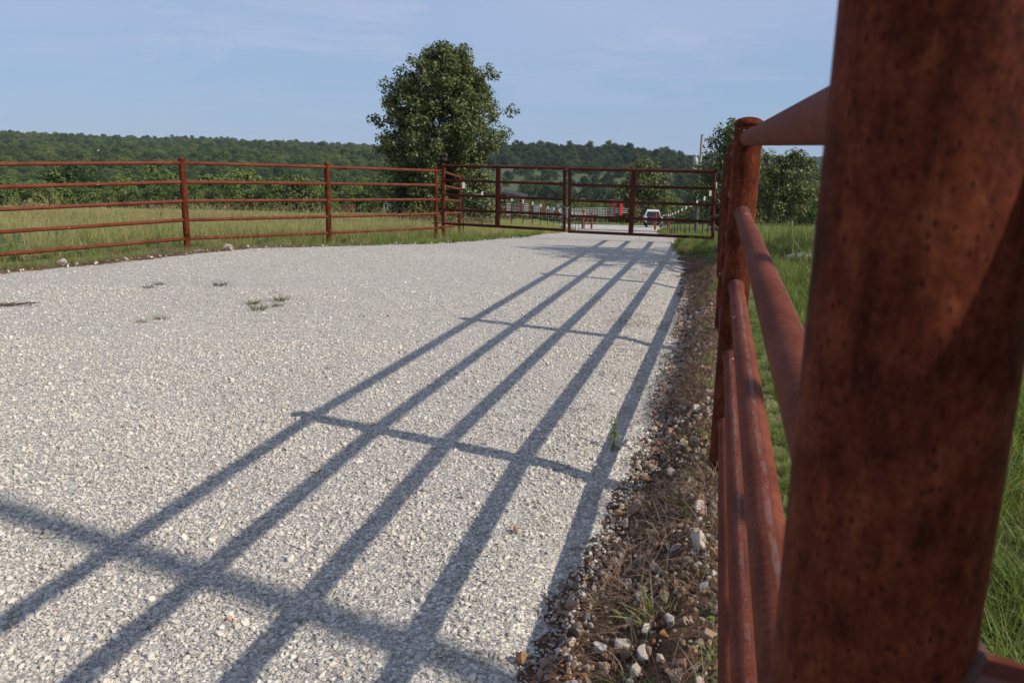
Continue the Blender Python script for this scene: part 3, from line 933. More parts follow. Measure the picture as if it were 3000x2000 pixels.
# the big oak
bx, bd = 1303, 69.0
bp = at(bx, 600, bd); bz = Tz(bp.x, bd)
OAK_H = at(1320, 128, bd).z - bz
zc = lambda zy: (at(1303, 100 + zy * .319, bd).z - bz) / OAK_H
mx = lambda zz: zz * .319 * bd / FPX
env = [(zc(1560), mx(600), mx(250)), (zc(1450), mx(640), mx(400)), (zc(1300), mx(630), mx(320)), (zc(1180), mx(610), mx(270)), (zc(1050), mx(620), mx(480)), (zc(950), mx(660), mx(540)),
       (zc(840), mx(700), mx(620)), (zc(700), mx(620), mx(500)), (zc(570), mx(610), mx(470)), (zc(450), mx(560), mx(440)), (zc(330), mx(460), mx(420)), (zc(230), mx(250), mx(370)), (zc(160), mx(110), mx(260)), (zc(95), mx(30), mx(110))]
env = sorted(env)
make_tree('oak_tree', (bp.x, bd, bz), OAK_H, env, 160, 88000, 0.25, M_OAK, 5, 'large dark green oak standing alone in the field behind the left fence', None, 0.24, 0.07, 0.60)

# trees to the right of the drive, and behind the truck
def tree_at(px, pyt, pyb, d, **kw):
    p = at(px, pyb, d); z = Tz(p.x, d)
    H = at(px, pyt, d).z - z
    return (p.x, d, z), H
loc, H = tree_at(2138, 346, 690, 66)
E1 = [(0.05, .3, .3), (0.2, 2.2, 2.3), (0.4, 3.3, 3.0), (0.6, 3.0, 2.8), (0.8, 2.0, 2.4), (0.93, 1.3, 1.6), (1, .3, .5)]
make_tree('roadside_tree', loc, H, E1, 70, 16000, 0.25, M_TREE2, 21, 'tall green tree behind the utility pole, partly hidden by the right fence posts', None, .17, .16, .55)
loc, H = tree_at(2272, 432, 668, 62)
E2 = [(0.15, .9, .8), (0.3, 1.4, 1.3), (0.5, 1.7, 1.5), (0.7, 1.5, 1.4), (0.88, .9, 1.0), (1, .2, .3)]
make_tree('young_tree', loc, H * .93, E2, 32, 4200, 0.20, M_TREE2, 22, 'slim young tree on a bare trunk, left one of two beside the fence post', None, .10, .32, .34)
loc, H = tree_at(2318, 436, 668, 62)
E3 = [(0.15, .7, .8), (0.3, 1.1, 1.3), (0.5, 1.3, 1.6), (0.66, 1.2, 2.6), (0.8, 1.0, 1.5), (0.93, .5, .9), (1, .2, .3)]
make_tree('young_tree', loc, H, E3, 34, 4600, 0.20, M_TREE2, 23, 'slim young tree with an arm of leaves reaching right, beside the big foreground post', None, .10, .32, .34)
loc, H = tree_at(1880, 466, 660, 128)
E4 = [(0.0, 2.5, 2.5), (0.15, 4.5, 4.2), (0.45, 4.6, 4.4), (0.62, 3.6, 3.6), (0.72, 2.6, 3.8), (0.9, 2.0, 1.8), (1, .5, .5)]
make_tree('bushy_tree', loc, H, E4, 80, 15000, 0.40, M_TREE2, 24, 'rounded bushy tree rising behind the white pickup', None, .2, .06, .85)
loc, H = tree_at(880, 520, 625, 95)
E5 = [(0.0, 1.5, 1.6), (0.3, 2.2, 2.4), (0.6, 1.8, 1.8), (0.85, .9, 1.1), (1, .2, .3)]
make_tree('small_tree', loc, H, E5, 44, 6500, 0.32, M_TREE2, 25, 'small pale-leaved tree at the edge of the left field, behind the second fence post', None, .1, .05, .6)
loc, H = tree_at(1405, 505, 610, 60)
E6 = [(0.1, .8, .8), (0.3, 1.5, 1.4), (0.6, 1.3, 1.2), (0.85, .7, .7), (1, .2, .2)]
make_tree('small_tree', loc, H, E6, 40, 6000, 0.22, M_TREE2, 26, 'small tree at the foot of the large oak, behind the left gate half', None, .08, .08, .5)
# tree beside the drive, just right of the picture: it dapples the gravel in front of the gate
loc = (9.3, 9.6, Tz(9.3, 9.6))
E7 = [(0.25, .8, .8), (0.4, 1.5, 2.2), (0.6, 2.0, 2.4), (0.8, 1.5, 1.8), (1, .3, .4)]
make_tree('shade_tree', loc, 6.4, E7, 44, 3600, 0.20, M_TREE2, 27, 'leafy tree beyond the big foreground post, shading the ground by the gate', None, .11, .25, .5)

# ------------------------------------------------------------------ woods
def crown_template(seed, R=4.4, lobes=10, leaves=900, size=.85, tall=1.0):
    """rounded crown of leafy domes, widest below the middle"""
    rr = np.random.RandomState(seed); C = []; Rd = []
    for i in range(lobes):
        h = (i + rr.rand()) / lobes; a = i * 2.4 + rr.normal() * .4
        rad = R * .72 * math.sqrt(max(0.04, 1 - (h - .22) ** 2 * 1.75)) * (0.72 + .34 * rr.rand())
        C.append((math.cos(a) * rad, math.sin(a) * rad, (2.0 + 6.4 * h) * tall)); Rd.append(R * (.26 + .14 * rr.rand()))
    C.append((rr.normal() * .6, rr.normal() * .6, 7.3 * tall)); Rd.append(R * .46)
    C.append((0, 0, 4.6 * tall)); Rd.append(R * .62)
    w_ = np.array(Rd) ** 2; cnt = np.maximum(3, leaves * w_ / w_.sum()).astype(int)
    V, F = leaf_cloud(C, Rd, cnt, size, rr, up=.5, elong=.8)
    return np_mesh('wood_crown', V, F)
templates('wood', [crown_template(300 + i, 5.0 + .7 * (i % 3), 13 + i % 5, 3000, .50, .98 + .15 * (i % 4)) for i in range(10)], M_WOOD)

templates('hill', [crown_template(350 + i, 5.2 + .7 * (i % 3), 12 + i % 4, 2400, .58, .95 + .15 * (i % 4)) for i in range(6)], M_HILL)


def wood_points(n, r0, r1, u0, u1, spacing_fn, fn=None):
    r = np.sqrt(r0 ** 2 + RS.rand(n) * (r1 ** 2 - r0 ** 2)); a = np.arctan(u0) + RS.rand(n) * (np.arctan(u1) - np.arctan(u0))
    X = np.sin(a) * r; Y = np.cos(a) * r
    k = np.ones(n, bool) if fn is None else fn(X, Y, r, a)
    X, Y, r = X[k], Y[k], r[k]
    # thin to a spacing with a coarse grid
    keep = []; cells = {}
    for i in range(len(X)):
        s = spacing_fn(r[i]); c = (round(X[i] / s), round(Y[i] / s), round(math.log(s) * 6))
        if c in cells: continue
        cells[c] = 1; keep.append(i)
    return X[keep], Y[keep], r[keep]


def wood(name, n, r0, r1, u0, u1, sp, s0, label, fn=None, zs=1.0, tm='wood'):
    X, Y, r = wood_points(n, r0, r1, u0, u1, sp, fn)
    s = s0 * (0.55 + 0.8 * RS.rand(len(X)) ** 1.3)
    P = np.stack([X, Y, T(X, Y) - 1.5], 1)
    rot = np.zeros((len(X), 3)); rot[:, 2] = RS.rand(len(X)) * 2 * PI
    return scatter(name, tm, P, rot, np.stack([s * 1.05, s * 1.05, s * zs], 1), label, 'woods')


SPF = lambda r: 7.0 + 0.0030 * max(r - 200, 0)
wood('left_woods', 60000, 185, 2050, -0.80, -0.105, SPF, 1.0, 'dense oak woods covering the valley and the long ridge on the left', None, .95)
wood('low_woods', 9000, 190, 430, -0.105, 0.245, lambda r: 6.5, .62, 'low woods in the hollow behind the cattle pens')
MEAD = lambda X, Y, r, a: ~((r > 520) & (r < 860) & (gnoise(X, Y, 0.022, 5.0) < 0.52) & (RS.rand(len(X)) < .985)) & ~((r > 430) & (r < 560) & (np.tan(a) > -0.07) & (np.tan(a) < 0.10) & (gnoise(X, Y, .02, 1.) < .1))
wood('middle_woods', 26000, 440, 1400, -0.105, 0.245, SPF, 1.0, 'woods on the hill beyond the gate, round a pale green meadow', MEAD, .95, 'hill')
MEAD2 = lambda X, Y, r, a: ~((r > 560) & (r < 780) & (gnoise(X, Y, 0.013, 2.0) < 0.5))
wood('right_woods', 26000, 175, 1700, 0.245, 0.75, SPF, 1.0, 'woods in the valley to the right of the drive', MEAD2, .9)
wood('distant_woods', 26000, 2600, 4800, -0.15, 0.75, lambda r: 14.0, 1.6, 'distant blue wooded ridge on the right horizon', None, .75, 'hill')

# row of separate trees along the far edge of the left field, and behind the pens
edge_meshes = []
for i in range(5):
    me = crown_template(400 + i, 3.3 + .4 * (i % 3), 14, 3600, .33, .70 + .12 * (i % 3)); me.materials.append(M_EDGE); edge_meshes.append(me)
tr_me = bpy.data.meshes.new('edge_trunk'); tmb = MB().tube([(0, 0, -1), (.1, 0, 2), (0, .1, 4.5)], [.17, .13, .06], 7, False)
tr_me.from_pydata([tuple(a) for a in tmb.v], [], tmb.f); tr_me.materials.append(M_BARK)
proto = []
for i in range(5):
    r_ = empty('field_edge_tree', (0, 0, 0)); link('crown', edge_meshes[i], r_); link('trunk', tr_me, r_)
    proto.append(r_)
def copy_tree(o):
    c = o.copy(); COL.objects.link(c)
    for chd in o.children:
        d = chd.copy(); COL.objects.link(d); d.parent = c
    return c
used = set()
def place_edge(x, y, s, label, group):
    i = rnd.randrange(5)
    o = proto[i] if i not in used else copy_tree(proto[i])
    used.add(i)
    o.location = (x, y, Tz(x, y) - .2); o.scale = (s * 1.1, s * 1.1, s); o.rotation_euler = (0, 0, rnd.random() * 6.28)
    tag(o, label, 'tree', group)
for k in range(36):
    u = -0.70 + 0.60 * k / 35 + rnd.uniform(-.008, .008)
    y = 148 + rnd.uniform(-6, 16) + 12 * math.sin(k * .7)
    place_edge(u * y, y, rnd.uniform(.55, .95), 'leafy green tree in the dense row along the far edge of the left field', 'trees along the far edge of the left field')
for k in range(26):
    u = -0.09 + 0.34 * k / 25 + rnd.uniform(-.006, .006)
    y = 158 + rnd.uniform(-8, 14)
    place_edge(u * y, y, rnd.uniform(.48, .78), 'leafy green tree in the row behind the cattle pens', 'trees behind the cattle pens')
for k in range(18):
    u = 0.27 + 0.40 * k / 17 + rnd.uniform(-.008, .008)
    y = 112 + rnd.uniform(-8, 20)
    place_edge(u * y, y, rnd.uniform(.42, .72), 'leafy green tree in the row along the right field, beyond the right fence', 'trees along the right field')

# ------------------------------------------------------------------ grass
templates('grass', [blade_mesh('tuft_%d' % i, 34, .30, .16, .0075, .55, 500 + i) for i in range(6)], M_GRASS)
templates('lush', [blade_mesh('lush_%d' % i, 40, .26, .14, .0062, .75, 520 + i, 4) for i in range(7)], M_LUSH)
templates('gold', [blade_mesh('gold_%d' % i, 30, .50, .26, .0075, .40, 540 + i) for i in range(6)], M_GOLD)
templates('tall', [blade_mesh('tall_%d' % i, 30, .48, .24, .010, .45, 560 + i) for i in range(6)], M_GRASS)
templates('wide_gold', [blade_mesh('wgold_%d' % i, 40, .46, .9, .022, .40, 580 + i) for i in range(5)], M_GOLD)
templates('wide_green', [blade_mesh('wgreen_%d' % i, 40, .42, .9, .022, .45, 600 + i) for i in range(5)], M_GRASS)
templates('stalk', [stalk_mesh('stalk_%d' % i, 5, .62, .22, 620 + i) for i in range(5)], M_SEED)
templates('straw', [blade_mesh('straw_%d' % i, 24,   .07, .22, .0036, 3.0, 640 + i, 4) for i in range(7)], M_STRAW)
templates('weedtuft', [blade_mesh('weedt_%d' % i, 26, .12, .10, .006, 1.1, 660 + i, 4) for i in range(4)], M_LUSH)


def grass(name, templ, bands, region, label, s=(.7, 1.3), tilt=.12, zs=1.0, cat='grass', dz=-.01):
    XX, YY = [], []
    for (y0, y1, dens) in bands:
        x0, x1 = -0.70 * y1 - 1, 0.70 * y1 + 1
        n = int(dens * (x1 - x0) * (y1 - y0))
        X, Y = sample_poly(n, x0, x1, y0, y1, lambda X, Y: in_view(X, Y, 0.7) & region(X, Y))
        XX.append(X); YY.append(Y)
    X = np.concatenate(XX); Y = np.concatenate(YY)
    sc_ = s[0] + (s[1] - s[0]) * RS.rand(len(X))
    return scatter(name, templ, np.stack([X, Y, T(X, Y) + dz], 1), up_rot(len(X), tilt), np.stack([sc_, sc_, sc_ * zs], 1), label, cat)


def left_field(m0, m1=1e9):
    return lambda X, Y: (X < left_edge(np.minimum(Y, 64)) - m0) & (X > left_edge(np.minimum(Y, 64)) - m1) & ((Y < 66) | (X < 5))
gn = lambda X, Y: gnoise(X, Y, .35, 3.) + RS.normal(size=len(X)) * .45
grass('field_edge_grass', 'grass', [(8, 13, 75), (13, 19, 50)], lambda X, Y: left_field(.10, 1.8)(X, Y), 'short green grass along the left edge of the drive', (.28, .62))
grass('field_green', 'tall', [(9, 18, 16), (18, 30, 7), (30, 62, 3.0)], lambda X, Y: left_field(1.35)(X, Y) & (gn(X, Y) > -.15 + .3 * ss(14, 30, Y)), 'tall green grass in the left field', (.4, .8))
grass('field_gold', 'gold', [(12, 20, 9), (20, 34, 8), (34, 62, 3.4)], lambda X, Y: left_field(2.0)(X, Y) & (gn(X, Y) < .35), 'straw coloured ripe grass in the left field', (.45, .85))
grass('far_gold', 'wide_gold', [(58, 100, .9), (100, 150, .5)], lambda X, Y: left_field(1)(X, Y) & (gnoise(X, Y, .09, 1.) > -.35), 'pale ripe grass far across the left field', (.8, 1.3))
grass('far_green', 'wide_green', [(58, 100, .6), (100, 150, .4)], lambda X, Y: left_field(1)(X, Y), 'green grass far across the left field', (.8, 1.3))
grass('field_stalks', 'stalk', [(9, 22, 3.0), (22, 40, 1.2)], lambda X, Y: left_field(1.5)(X, Y), 'seed stalks standing above the left field', (.8, 1.25))

rf = lambda lo, hi: (lambda X, Y: (lat(X, Y) > lo) & (lat(X, Y) < hi))
off_drive = lambda X, Y: X > right_edge(Y) + .15
grass('bank_grass', 'lush', [(1.2, 4, 150), (4, 7, 105), (7, 12, 60), (12, 18, 36)], lambda X, Y: rf(.55, 60)(X, Y), 'lush green grass behind the right fence', (.50, 1.0), .16)
grass('bank_short_grass', 'lush', [(1.2, 4, 170), (4, 7, 130), (7, 12, 80), (12, 18, 40)], lambda X, Y: rf(.06, .60)(X, Y), 'short green grass close behind the right fence', (.22, .45), .3)
grass('bank_tall', 'tall', [(7, 14, 8), (14, 26, 8), (26, 60, 3.0)], lambda X, Y: rf(.8, 1e9)(X, Y) & off_drive(X, Y), 'taller green grass in the right field', (.65, 1.1))
grass('bank_gold', 'gold', [(14, 26, 2.2), (26, 60, 2.4)], lambda X, Y: rf(.3, 1e9)(X, Y) & off_drive(X, Y) & (gn(X, Y) > .0), 'ripe grass in the right field', (.6, .95))
grass('right_far', 'wide_green', [(58, 118, .9)], lambda X, Y: (X > right_edge(Y) + .4) | (Y > 112), 'green grass far off on the right', (.8, 1.2))
grass('fence_foot_grass', 'lush', [(1.5, 3.2, 26), (3.2, 5, 34), (5, 9, 34), (9, 16, 36)], lambda X, Y: (lat(X, Y) > -.20) & (lat(X, Y) < .05) & (gnoise(X, Y, 1.7, 2.) + RS.normal(size=len(X)) * .3 > -.05), 'green grass tufts at the foot of the right fence', (.25, .60), .3)
grass('bank_stalks', 'stalk', [(2.5, 10, 3.0), (10, 24, 1.6)], lambda X, Y: rf(.3, 12)(X, Y), 'fox-tail seed stalks behind the right fence', (.5, .85))
grass('gate_grass', 'lush', [(14.5, 22, 26)], lambda X, Y: (X > left_edge(Y) - 2.2) & (X < left_edge(Y) - .05), 'green grass at the foot of the left gate half', (.35, .75), .2)
grass('gate_right_grass', 'lush', [(12.5, 22, 30)], lambda X, Y: (X > right_edge(Y) + .02) & (lat(X, Y) < .6), 'green grass under the right gate half', (.4, .85), .2)
grass('mid_gold', 'gold', [(20, 40, 6), (40, 66, 3)], lambda X, Y: (X < left_edge(Y) - .7) & (X > left_edge(Y) - 7), 'ripe grass between the wire fence and the drive', (.7, 1.05))
# verge litter
grass('drive_litter', 'straw', [(4.5, 8, 70), (8, 12.5, 70)], lambda X, Y: (X > right_edge(Y) - .75) & (X < right_edge(Y) + .05) & (gnoise(X * .6, Y * 2.4, 1.6, 1.) > .12), 'dead roots and straw lying on the right side of the drive', (.35, .75), .2, .45, 'litter', .012)
vb = lambda a, b: (lambda X, Y: (X > right_edge(Y) + a) & (X < right_edge(Y) + b) & (lat(X, Y) < .1))
grass('verge_straw', 'straw', [(1.5, 4, 230), (4, 7, 300), (7, 12, 200)], lambda X, Y: vb(.07, .60)(X, Y) & (gnoise(X, Y, 2.6, 4.) > -.25), 'dead straw and fine roots on the dirt verge', (.5, 1.2), .35, 1., 'litter', .02)
grass('edge_straw', 'straw', [(6, 14, 120)], lambda X, Y: (X > left_edge(Y) - .22) & (X < left_edge(Y) + .14), 'dead straw along the left edge of the drive', (.7, 1.5), .35, 1., 'litter', .02)
grass('verge_tufts', 'weedtuft', [(1.6, 4, 9), (4, 9, 9)], vb(.24, .60), 'small green grass tufts on the dirt verge', (.6, 1.3), .25)
X, Y = sample_poly(60000, -.5, 2.6, 1.6, 8.5, lambda X, Y: (X > right_edge(Y) - .03 - .10 * RS.rand(len(X))) & (X < right_edge(Y) + .6) & (lat(X, Y) < .05) & in_view(X, Y))
k = RS.rand(len(X)) < np.where(gnoise(X, Y, 4.5, 1.) + .25 * RS.normal(size=len(X)) > -.15, .85, .35); X, Y = X[k], Y[k]
s = np.clip(.015 * np.exp(RS.normal(size=len(X)) * .55), .006, .060)
scatter('verge_stones', 'verge_stone', np.stack([X, Y, T(X, Y) + .022 + s * .15], 1), up_rot(len(X), .6), s, 'broken brown and pale stones on the dirt verge', 'stones')
X, Y = sample_poly(9000, -12, 3, 7, 17.5, lambda X, Y: (np.abs(X - left_edge(Y) + .02) < .16) & in_view(X, Y)); s = np.clip(.028 * np.exp(RS.normal(size=len(X)) * .45), .012, .085)
scatter('edge_stones', 'stone', np.stack([X, Y, T(X, Y) + .02 + s * .15], 1), up_rot(len(X), .5), s, 'pale stones along the left edge of the drive', 'stones')

# ------------------------------------------------------------------ rocks one can point to
def rock(x, y, s, seed, label, flat=.7, grp=None, mat=None, sink=.12):
    me = rock_mesh('rock', seed, 15, flat, False, 3)
    o = link('rock', me, None, mat or M_ROCK)
    o.scale = (s, s * rnd.uniform(.75, 1), s); o.rotation_euler = (0, 0, rnd.random() * 6.28)
    o.location = (x, y, Tz(x, y) + .02 + s * (flat * .42 - sink))
    return tag(o, label, 'rock', grp)
rock(.375, 2.30, .085, 1, 'largest pale rock on the dirt verge near the bottom edge of the picture')
rock(.455, 2.33, .060, 2, 'blocky pinkish rock right of the largest pale rock on the verge')
rock(.425, 2.20, .070, 3, 'grey angular rock on the verge beside the lowest fence rails')
rock(.385, 2.12, .050, 4, 'upright pointed white rock at the bottom edge of the picture', 1.1)
rock(.20, 2.12, .060, 5, 'flat tan rock half out of the bottom edge, on the gravel border', .5)
rock(.70, 2.72, .085, 6, 'tall pale rock against the lowest fence rail, lower of two', 1.0)
rock(.765, 3.0, .075, 7, 'cream rock against the lowest fence rail, upper of two', 1.0)
rock(.42, 2.86, .05, 8, 'small cream rock in the middle of the stony verge')
rock(.645, 4.2, .06, 9, 'white rock between dead roots and grass on the verge')
rock(.27, 2.62, .045, 10, 'round cream stone where the gravel meets the dirt')
rock(.03, 3.05, .035, 11, 'rust red stone lying alone on the white gravel', .7, None, M_RED if False else rock_mat('red_stone', [(0, (.40, .19, .10)), (1, (.45, .22, .12))]))
rock(-.93, 3.64, .040, 12, 'tan stone on the gravel between two rail shadows', .5, None, rock_mat('tan_stone', [(0, (.60, .42, .28)), (1, (.62, .45, .3))]))
rock(-5.95, 10.55, .14, 13, 'square tan rock at the left edge of the drive', .85)
rock(-4.98, 12.75, .16, 14, 'pale rock just right of the tallest left fence post', .55)
rock(-4.62, 12.95, .20, 15, 'grey lumpy rock right of the tallest left fence post, farther along', .6)
rock(-4.33, 13.08, .11, 16, 'small white rock at the gravel edge under the left fence', .6)
rock(-1.62, 15.3, .10, 17, 'white stone at the foot of the corner post by the gate')
rock(4.2, 11.3, .8, 18, 'flat grey rock slab in the grass behind the right fence', .22, None, None, .02)

# weeds on the gravel
def tuft(x, y, s, seed, label):
    me = blade_mesh('weed', 40, .075 * s, .17 * s, .006 * s, 2.0, seed, 4); 
    o = link('weed_tuft', me, None, M_WEEDG)
    o.location = (x, y, Tz(x, y) + .012); o.scale = (1.0, 1.0, 1.0)
    return tag(o, label, 'weed', 'weeds growing through the gravel')
tuft(-4.06, 8.85, 1.0, 701, 'green weed tuft on the gravel, front one of the far left pair')
tuft(-4.03, 9.10, .9, 702, 'green weed tuft on the gravel, rear one of the far left pair')
tuft(-3.35, 9.12, 1.2, 703, 'dark green weed tuft alone at the rear of the gravel')
tuft(-2.40, 8.22, 1.35, 705, 'widest yellow-green weed tuft, rearmost of the cluster on the gravel')
tuft(-2.62, 7.98, 1.1, 707, 'flat weed tuft at the left of the cluster on the gravel')
tuft(-2.34, 7.90, .9, 709, 'small weed tuft at the right of the cluster on the gravel')
tuft(-2.47, 7.70, 1.3, 711, 'thick weed tuft at the front of the cluster on the gravel')
tuft(-3.20, 7.16, .8, 713, 'small weed tuft on the gravel, right one of the near left pair')
tuft(-3.30, 7.00, .65, 715, 'tiny weed tuft on the gravel, left one of the near left pair')
# yellowing seedling
sx, sy = .56, 4.13
sd = empty('seedling', (sx, sy, Tz(sx, sy) + .012), 'yellowing leafy seedling standing on the gravel near the second fence post', 'plant')
rr = np.random.RandomState(4); V = []; F = []
stem = MB().tube([(0, 0, 0), (.004, 0, .08), (.0, .005, .19)], [.003, .0025, .001], 6, False).build('stem', M_WEED, sd)
for q in range(34):
    h = .02 + .17 * rr.rand(); a = rr.rand() * 6.28; L = .05 * (1.2 - h * 3.5 * .6); d = Vector((math.cos(a), math.sin(a), -.55 - .5 * rr.rand())).normalized(); s2 = Vector((-d.y, d.x, 0)).normalized() * .006
    b = Vector((0, 0, h)) + d * .004; i = len(V); V += [b, b + d * L * .5 + s2, b + d * L, b + d * L * .5 - s2]; F.append([i, i + 1, i + 2, i + 3])
link('leaves', raw_mesh('leaves', V, F), sd, M_WEED)
# stick on the left
stk = MB(); P = [(-5.45, 7.42), (-5.1, 7.52), (-4.85, 7.63), (-4.64, 7.68)]
stk.tube([(x, y, Tz(x, y) + .03 + .012 * (i % 2)) for i, (x, y) in enumerate(P)], [.008, .012, .011, .004], 7)
for q in range(14):
    x = -5.35 + .05 * q; y = 7.47 + .018 * q; a = rnd.uniform(-.5, .5)
    stk.tube([(x, y, Tz(x, y) + .03), (x + .12 * math.cos(a), y + .12 * math.sin(a), Tz(x, y) + .05)], [.006, .002], 5)
tag(stk.build('dry_stick', M_TWIG), 'brown dry twig lying on the gravel at the left edge of the picture', 'twig')

# ------------------------------------------------------------------ wire fences beyond the gate
def tpost(parent, p, h, cap=.16):
    l = p - parent.location
    o = MB().box((0, 0, h / 2 - .1), (.045, .012, h + .2)).box((0, .02, h / 2 - .1), (.012, .03, h + .2)).build('t_post', M_TPOST, parent)
    o.location = l
    c = MB().box((0, 0, 0), (.062, .055, cap)).build('post_cap', M_TCAP, o)
    c.location = (0, 0, h + .01)
    return o
def wire_fence(name, label, pts, h, wires, brace_at=None):
    p0 = pts[0]; f = empty(name, (p0[0], p0[1], Tz(*p0[:2])), label, 'fence')
    G3 = [Vector((x, y, Tz(x, y))) for x, y in pts]
    for p in G3: tpost(f, p, h)
    for wz in wires:
        mb = MB()
        for a, b in zip(G3[:-1], G3[1:]):
            mb.tube([a + Vector((0, 0, wz)) - f.location, (a + b) / 2 + Vector((0, 0, wz - .02)) - f.location, b + Vector((0, 0, wz)) - f.location], .004, 4, False)
        mb.build('wire', M_WIRE, f)
    return f
lp = [(-1.1 + (y - 27.5) * .164, y) for y in np.arange(27.5, 74, 3.0)]
wire_fence('wire_fence', 'wire fence on dark steel posts running away left of the drive behind the gate', [(-1.36, 21.6)] + lp, 1.36, (.3, .55, .8, 1.05, 1.3))
rp = [(7.2 + (y - 31) * .148, y) for y in np.arange(31, 76, 3.6)]
wire_fence('wire_fence', 'wire fence with white-capped steel posts right of the drive behind the gate', [(4.55, 16.4), (5.38, 22.0), (6.4, 26.8)] + rp, 1.38, (.3, .6, .9, 1.2, 1.36))
lf2 = [(-0.60 * 141 + 3.2 * k, 141 + 1.5 * math.sin(k * .3)) for k in range(24)]
wire_fence('wire_fence', 'line of pale steel posts along the far edge of the left field', lf2, 1.25, (.5, 1.0))

# red pipe braces either side of the far drive
def brace(x, y, label, w_=.80, h=1.5):
    z = Tz(x, y); b = empty('pipe_brace', (x, y, z), label, 'fence brace')
    for s in (-1, 1): MB().tube([(s * w_ / 2, 0, -.2), (s * w_ / 2, 0, h + .25 * (s < 0))], .10, 10).build('post', M_RUSTRED, b)
    for q in (.3, .62, .95): MB().tube([(-w_ / 2, 0, h * q), (w_ / 2, 0, h * q)], .035, 8).build('rail', M_RUSTRED, b)
    MB().tube([(-w_ / 2, .02, .1), (w_ / 2, .02, h * .9)], .02, 6).build('cross_rod', M_GALV, b)
M_RUSTRED = flat_mat('rust_red', (0.19, 0.036, 0.022), .65, .25, 6)
brace(6.75, 75.0, 'red pipe brace at the end of the left wire fence')
brace(14.0, 77.0, 'red pipe brace in front of the white pickup', 1.25, 1.45)

# ------------------------------------------------------------------ utility poles
def util_pole(x, y, h, r, label, gear=True):
    z = Tz(x, y); o = empty('utility_pole', (x, y, z), label, 'pole')
    MB().tube([(0, 0, 2.3), (0, 0, h * .6), (0, 0, h)], [r, r * .85, r * .7], 14).build('pole', M_WOODPOLE, o)
    MB().tube([(0, 0, -.5), (0, 0, 2.3)], [r * 1.1, r], 14).build('pole_base', M_TAR, o)
    MB().tube([(0, 0, h), (0, 0, h + .05)], r * .85, 14).build('pole_cap', M_TPOST, o)
    if gear:
        MB().lathe([(0.02, 0), (.19, .02), (.21, .05), (.21, .55), (.19, .6), (.10, .66), (.02, .68)], 16, (-.42, -.05, h - 2.55)).build('transformer', M_GALV, o)
        MB().box((-.21, -.03, h - 2.15), (.25, .08, .08)).box((-.21, -.03, h - 2.45), (.25, .08, .08)).build('bracket', M_GALV, o)
        MB().lathe([(.03, 0), (.06, .02), (.03, .06), (.055, .09), (.03, .13), (.05, .16), (.02, .28)], 10, (-.42, -.05, h - 1.88)).build('bushing', M_TCAP, o)
        MB().tube([(-.10, -.1, h - 2.75), (-.48, -.12, h - 2.85), (-.62, -.12, h - 2.75)], .035, 8).build('cutout', M_TCAP, o)
        MB().lathe([(.03, 0), (.07, .05), (.07, .10), (.03, .14)], 10, (.20, -.12, h - 3.15)).build('insulator', M_TCAP, o)
    return o
up = at(2040, 644, 72.0)
util_pole(up.x, 72.0, at(2054, 397, 72.0).z - Tz(up.x, 72.0), .155, 'tall weathered wooden utility pole with a grey transformer, right of the drive')
util_pole(7.75, -1.72, 8.0, .10, 'thin wooden pole standing right of the near fence, shading the gravel in a soft stripe', False)

# ------------------------------------------------------------------ cattle pens far behind the gate
def panel_meshes(w_, h, n, up_):
    a = MB(); 
    a.tube([(0, 0, .08), (0, 0, h)], .03, 6); a.tube([(w_, 0, .08), (w_, 0, h)], .03, 6)
    for i in range(up_): a.tube([(w_ * (i + 1) / (up_ + 1), 0, .25), (w_ * (i + 1) / (up_ + 1), 0, h - .03)], .022, 6)
    b = MB()
    for i in range(n):
        z = .25 + (h - .28) * i / (n - 1); b.tube([(0, 0, z), (w_, 0, z)], .030, 6)
    out = []
    for q, nm in ((a, 'frame'), (b, 'bars')):
        me = bpy.data.meshes.new(nm); me.from_pydata([tuple(v) for v in q.v], [], q.f); out.append(me)
    return out
PANELS = {}
def panel(px, pyb, d, w_, rz, mat, label, group, h=1.55, n=6, zoff=0.0):
    key = (round(w_, 2), h, n, mat.name)
    if key not in PANELS:
        a, b = panel_meshes(w_, h, n, 2)
        for m_ in (a, b): m_.materials.append(mat)
        PANELS[key] = (a, b)
    p = at(px, pyb, d); o = empty('corral_panel', (p.x, d, p.z + zoff), label, 'panel', group, rz)
    link('frame', PANELS[key][0], o); link('bars', PANELS[key][1], o)
    return o
# white row ending at the red chute
for i in range(7):
    px = 1640 + i * 22.6
    panel(px, 640 - .55 * i, 112, 1.07, .06, M_GALV, 'white corral panel in the row left of the red squeeze chute', 'white panels left of the red chute', 1.35)
for i in range(5):
    px = 1540 + i * 20
    panel(px, 633 + i * 1.2, 116, .95, -.1, [M_RUSTPANEL, M_GALV][i % 2], ['rust brown', 'pale grey'][i % 2] + ' corral panel in the mixed row left of the white panels', 'mixed panels of the pen', 1.45)
for i in range(6):
    px = 1455 + i * 15
    panel(px, 634, 108, .75, .2, [M_DARKPANEL, M_RUSTPANEL, M_GALV][i % 3], ['dark', 'rust brown', 'pale'][i % 3] + ' corral panel under the shed roof', 'panels under the shed roof', 1.7)
for i in range(5):
    px = 1312 + i * 29
    panel(px, 622, 100, 1.25, .05, [M_GALV, M_DARKPANEL][i % 2], ['pale', 'dark'][i % 2] + ' corral panel right of the large oak', 'panels right of the large oak', 1.45)
for i in range(4):
    px = 1125 + i * 30
    panel(px, 625, 98, 1.28, .05, [M_GALV, M_RUSTPANEL][(i > 1)], ['pale grey', 'rust brown'][(i > 1)] + ' corral panel standing under the large oak', 'panels under the large oak', 1.35)
panel(920, 624, 96, 1.4, .2, M_RUSTPANEL, 'rusty hay rack panel, left one behind the second left fence post', None, 1.0, 5)
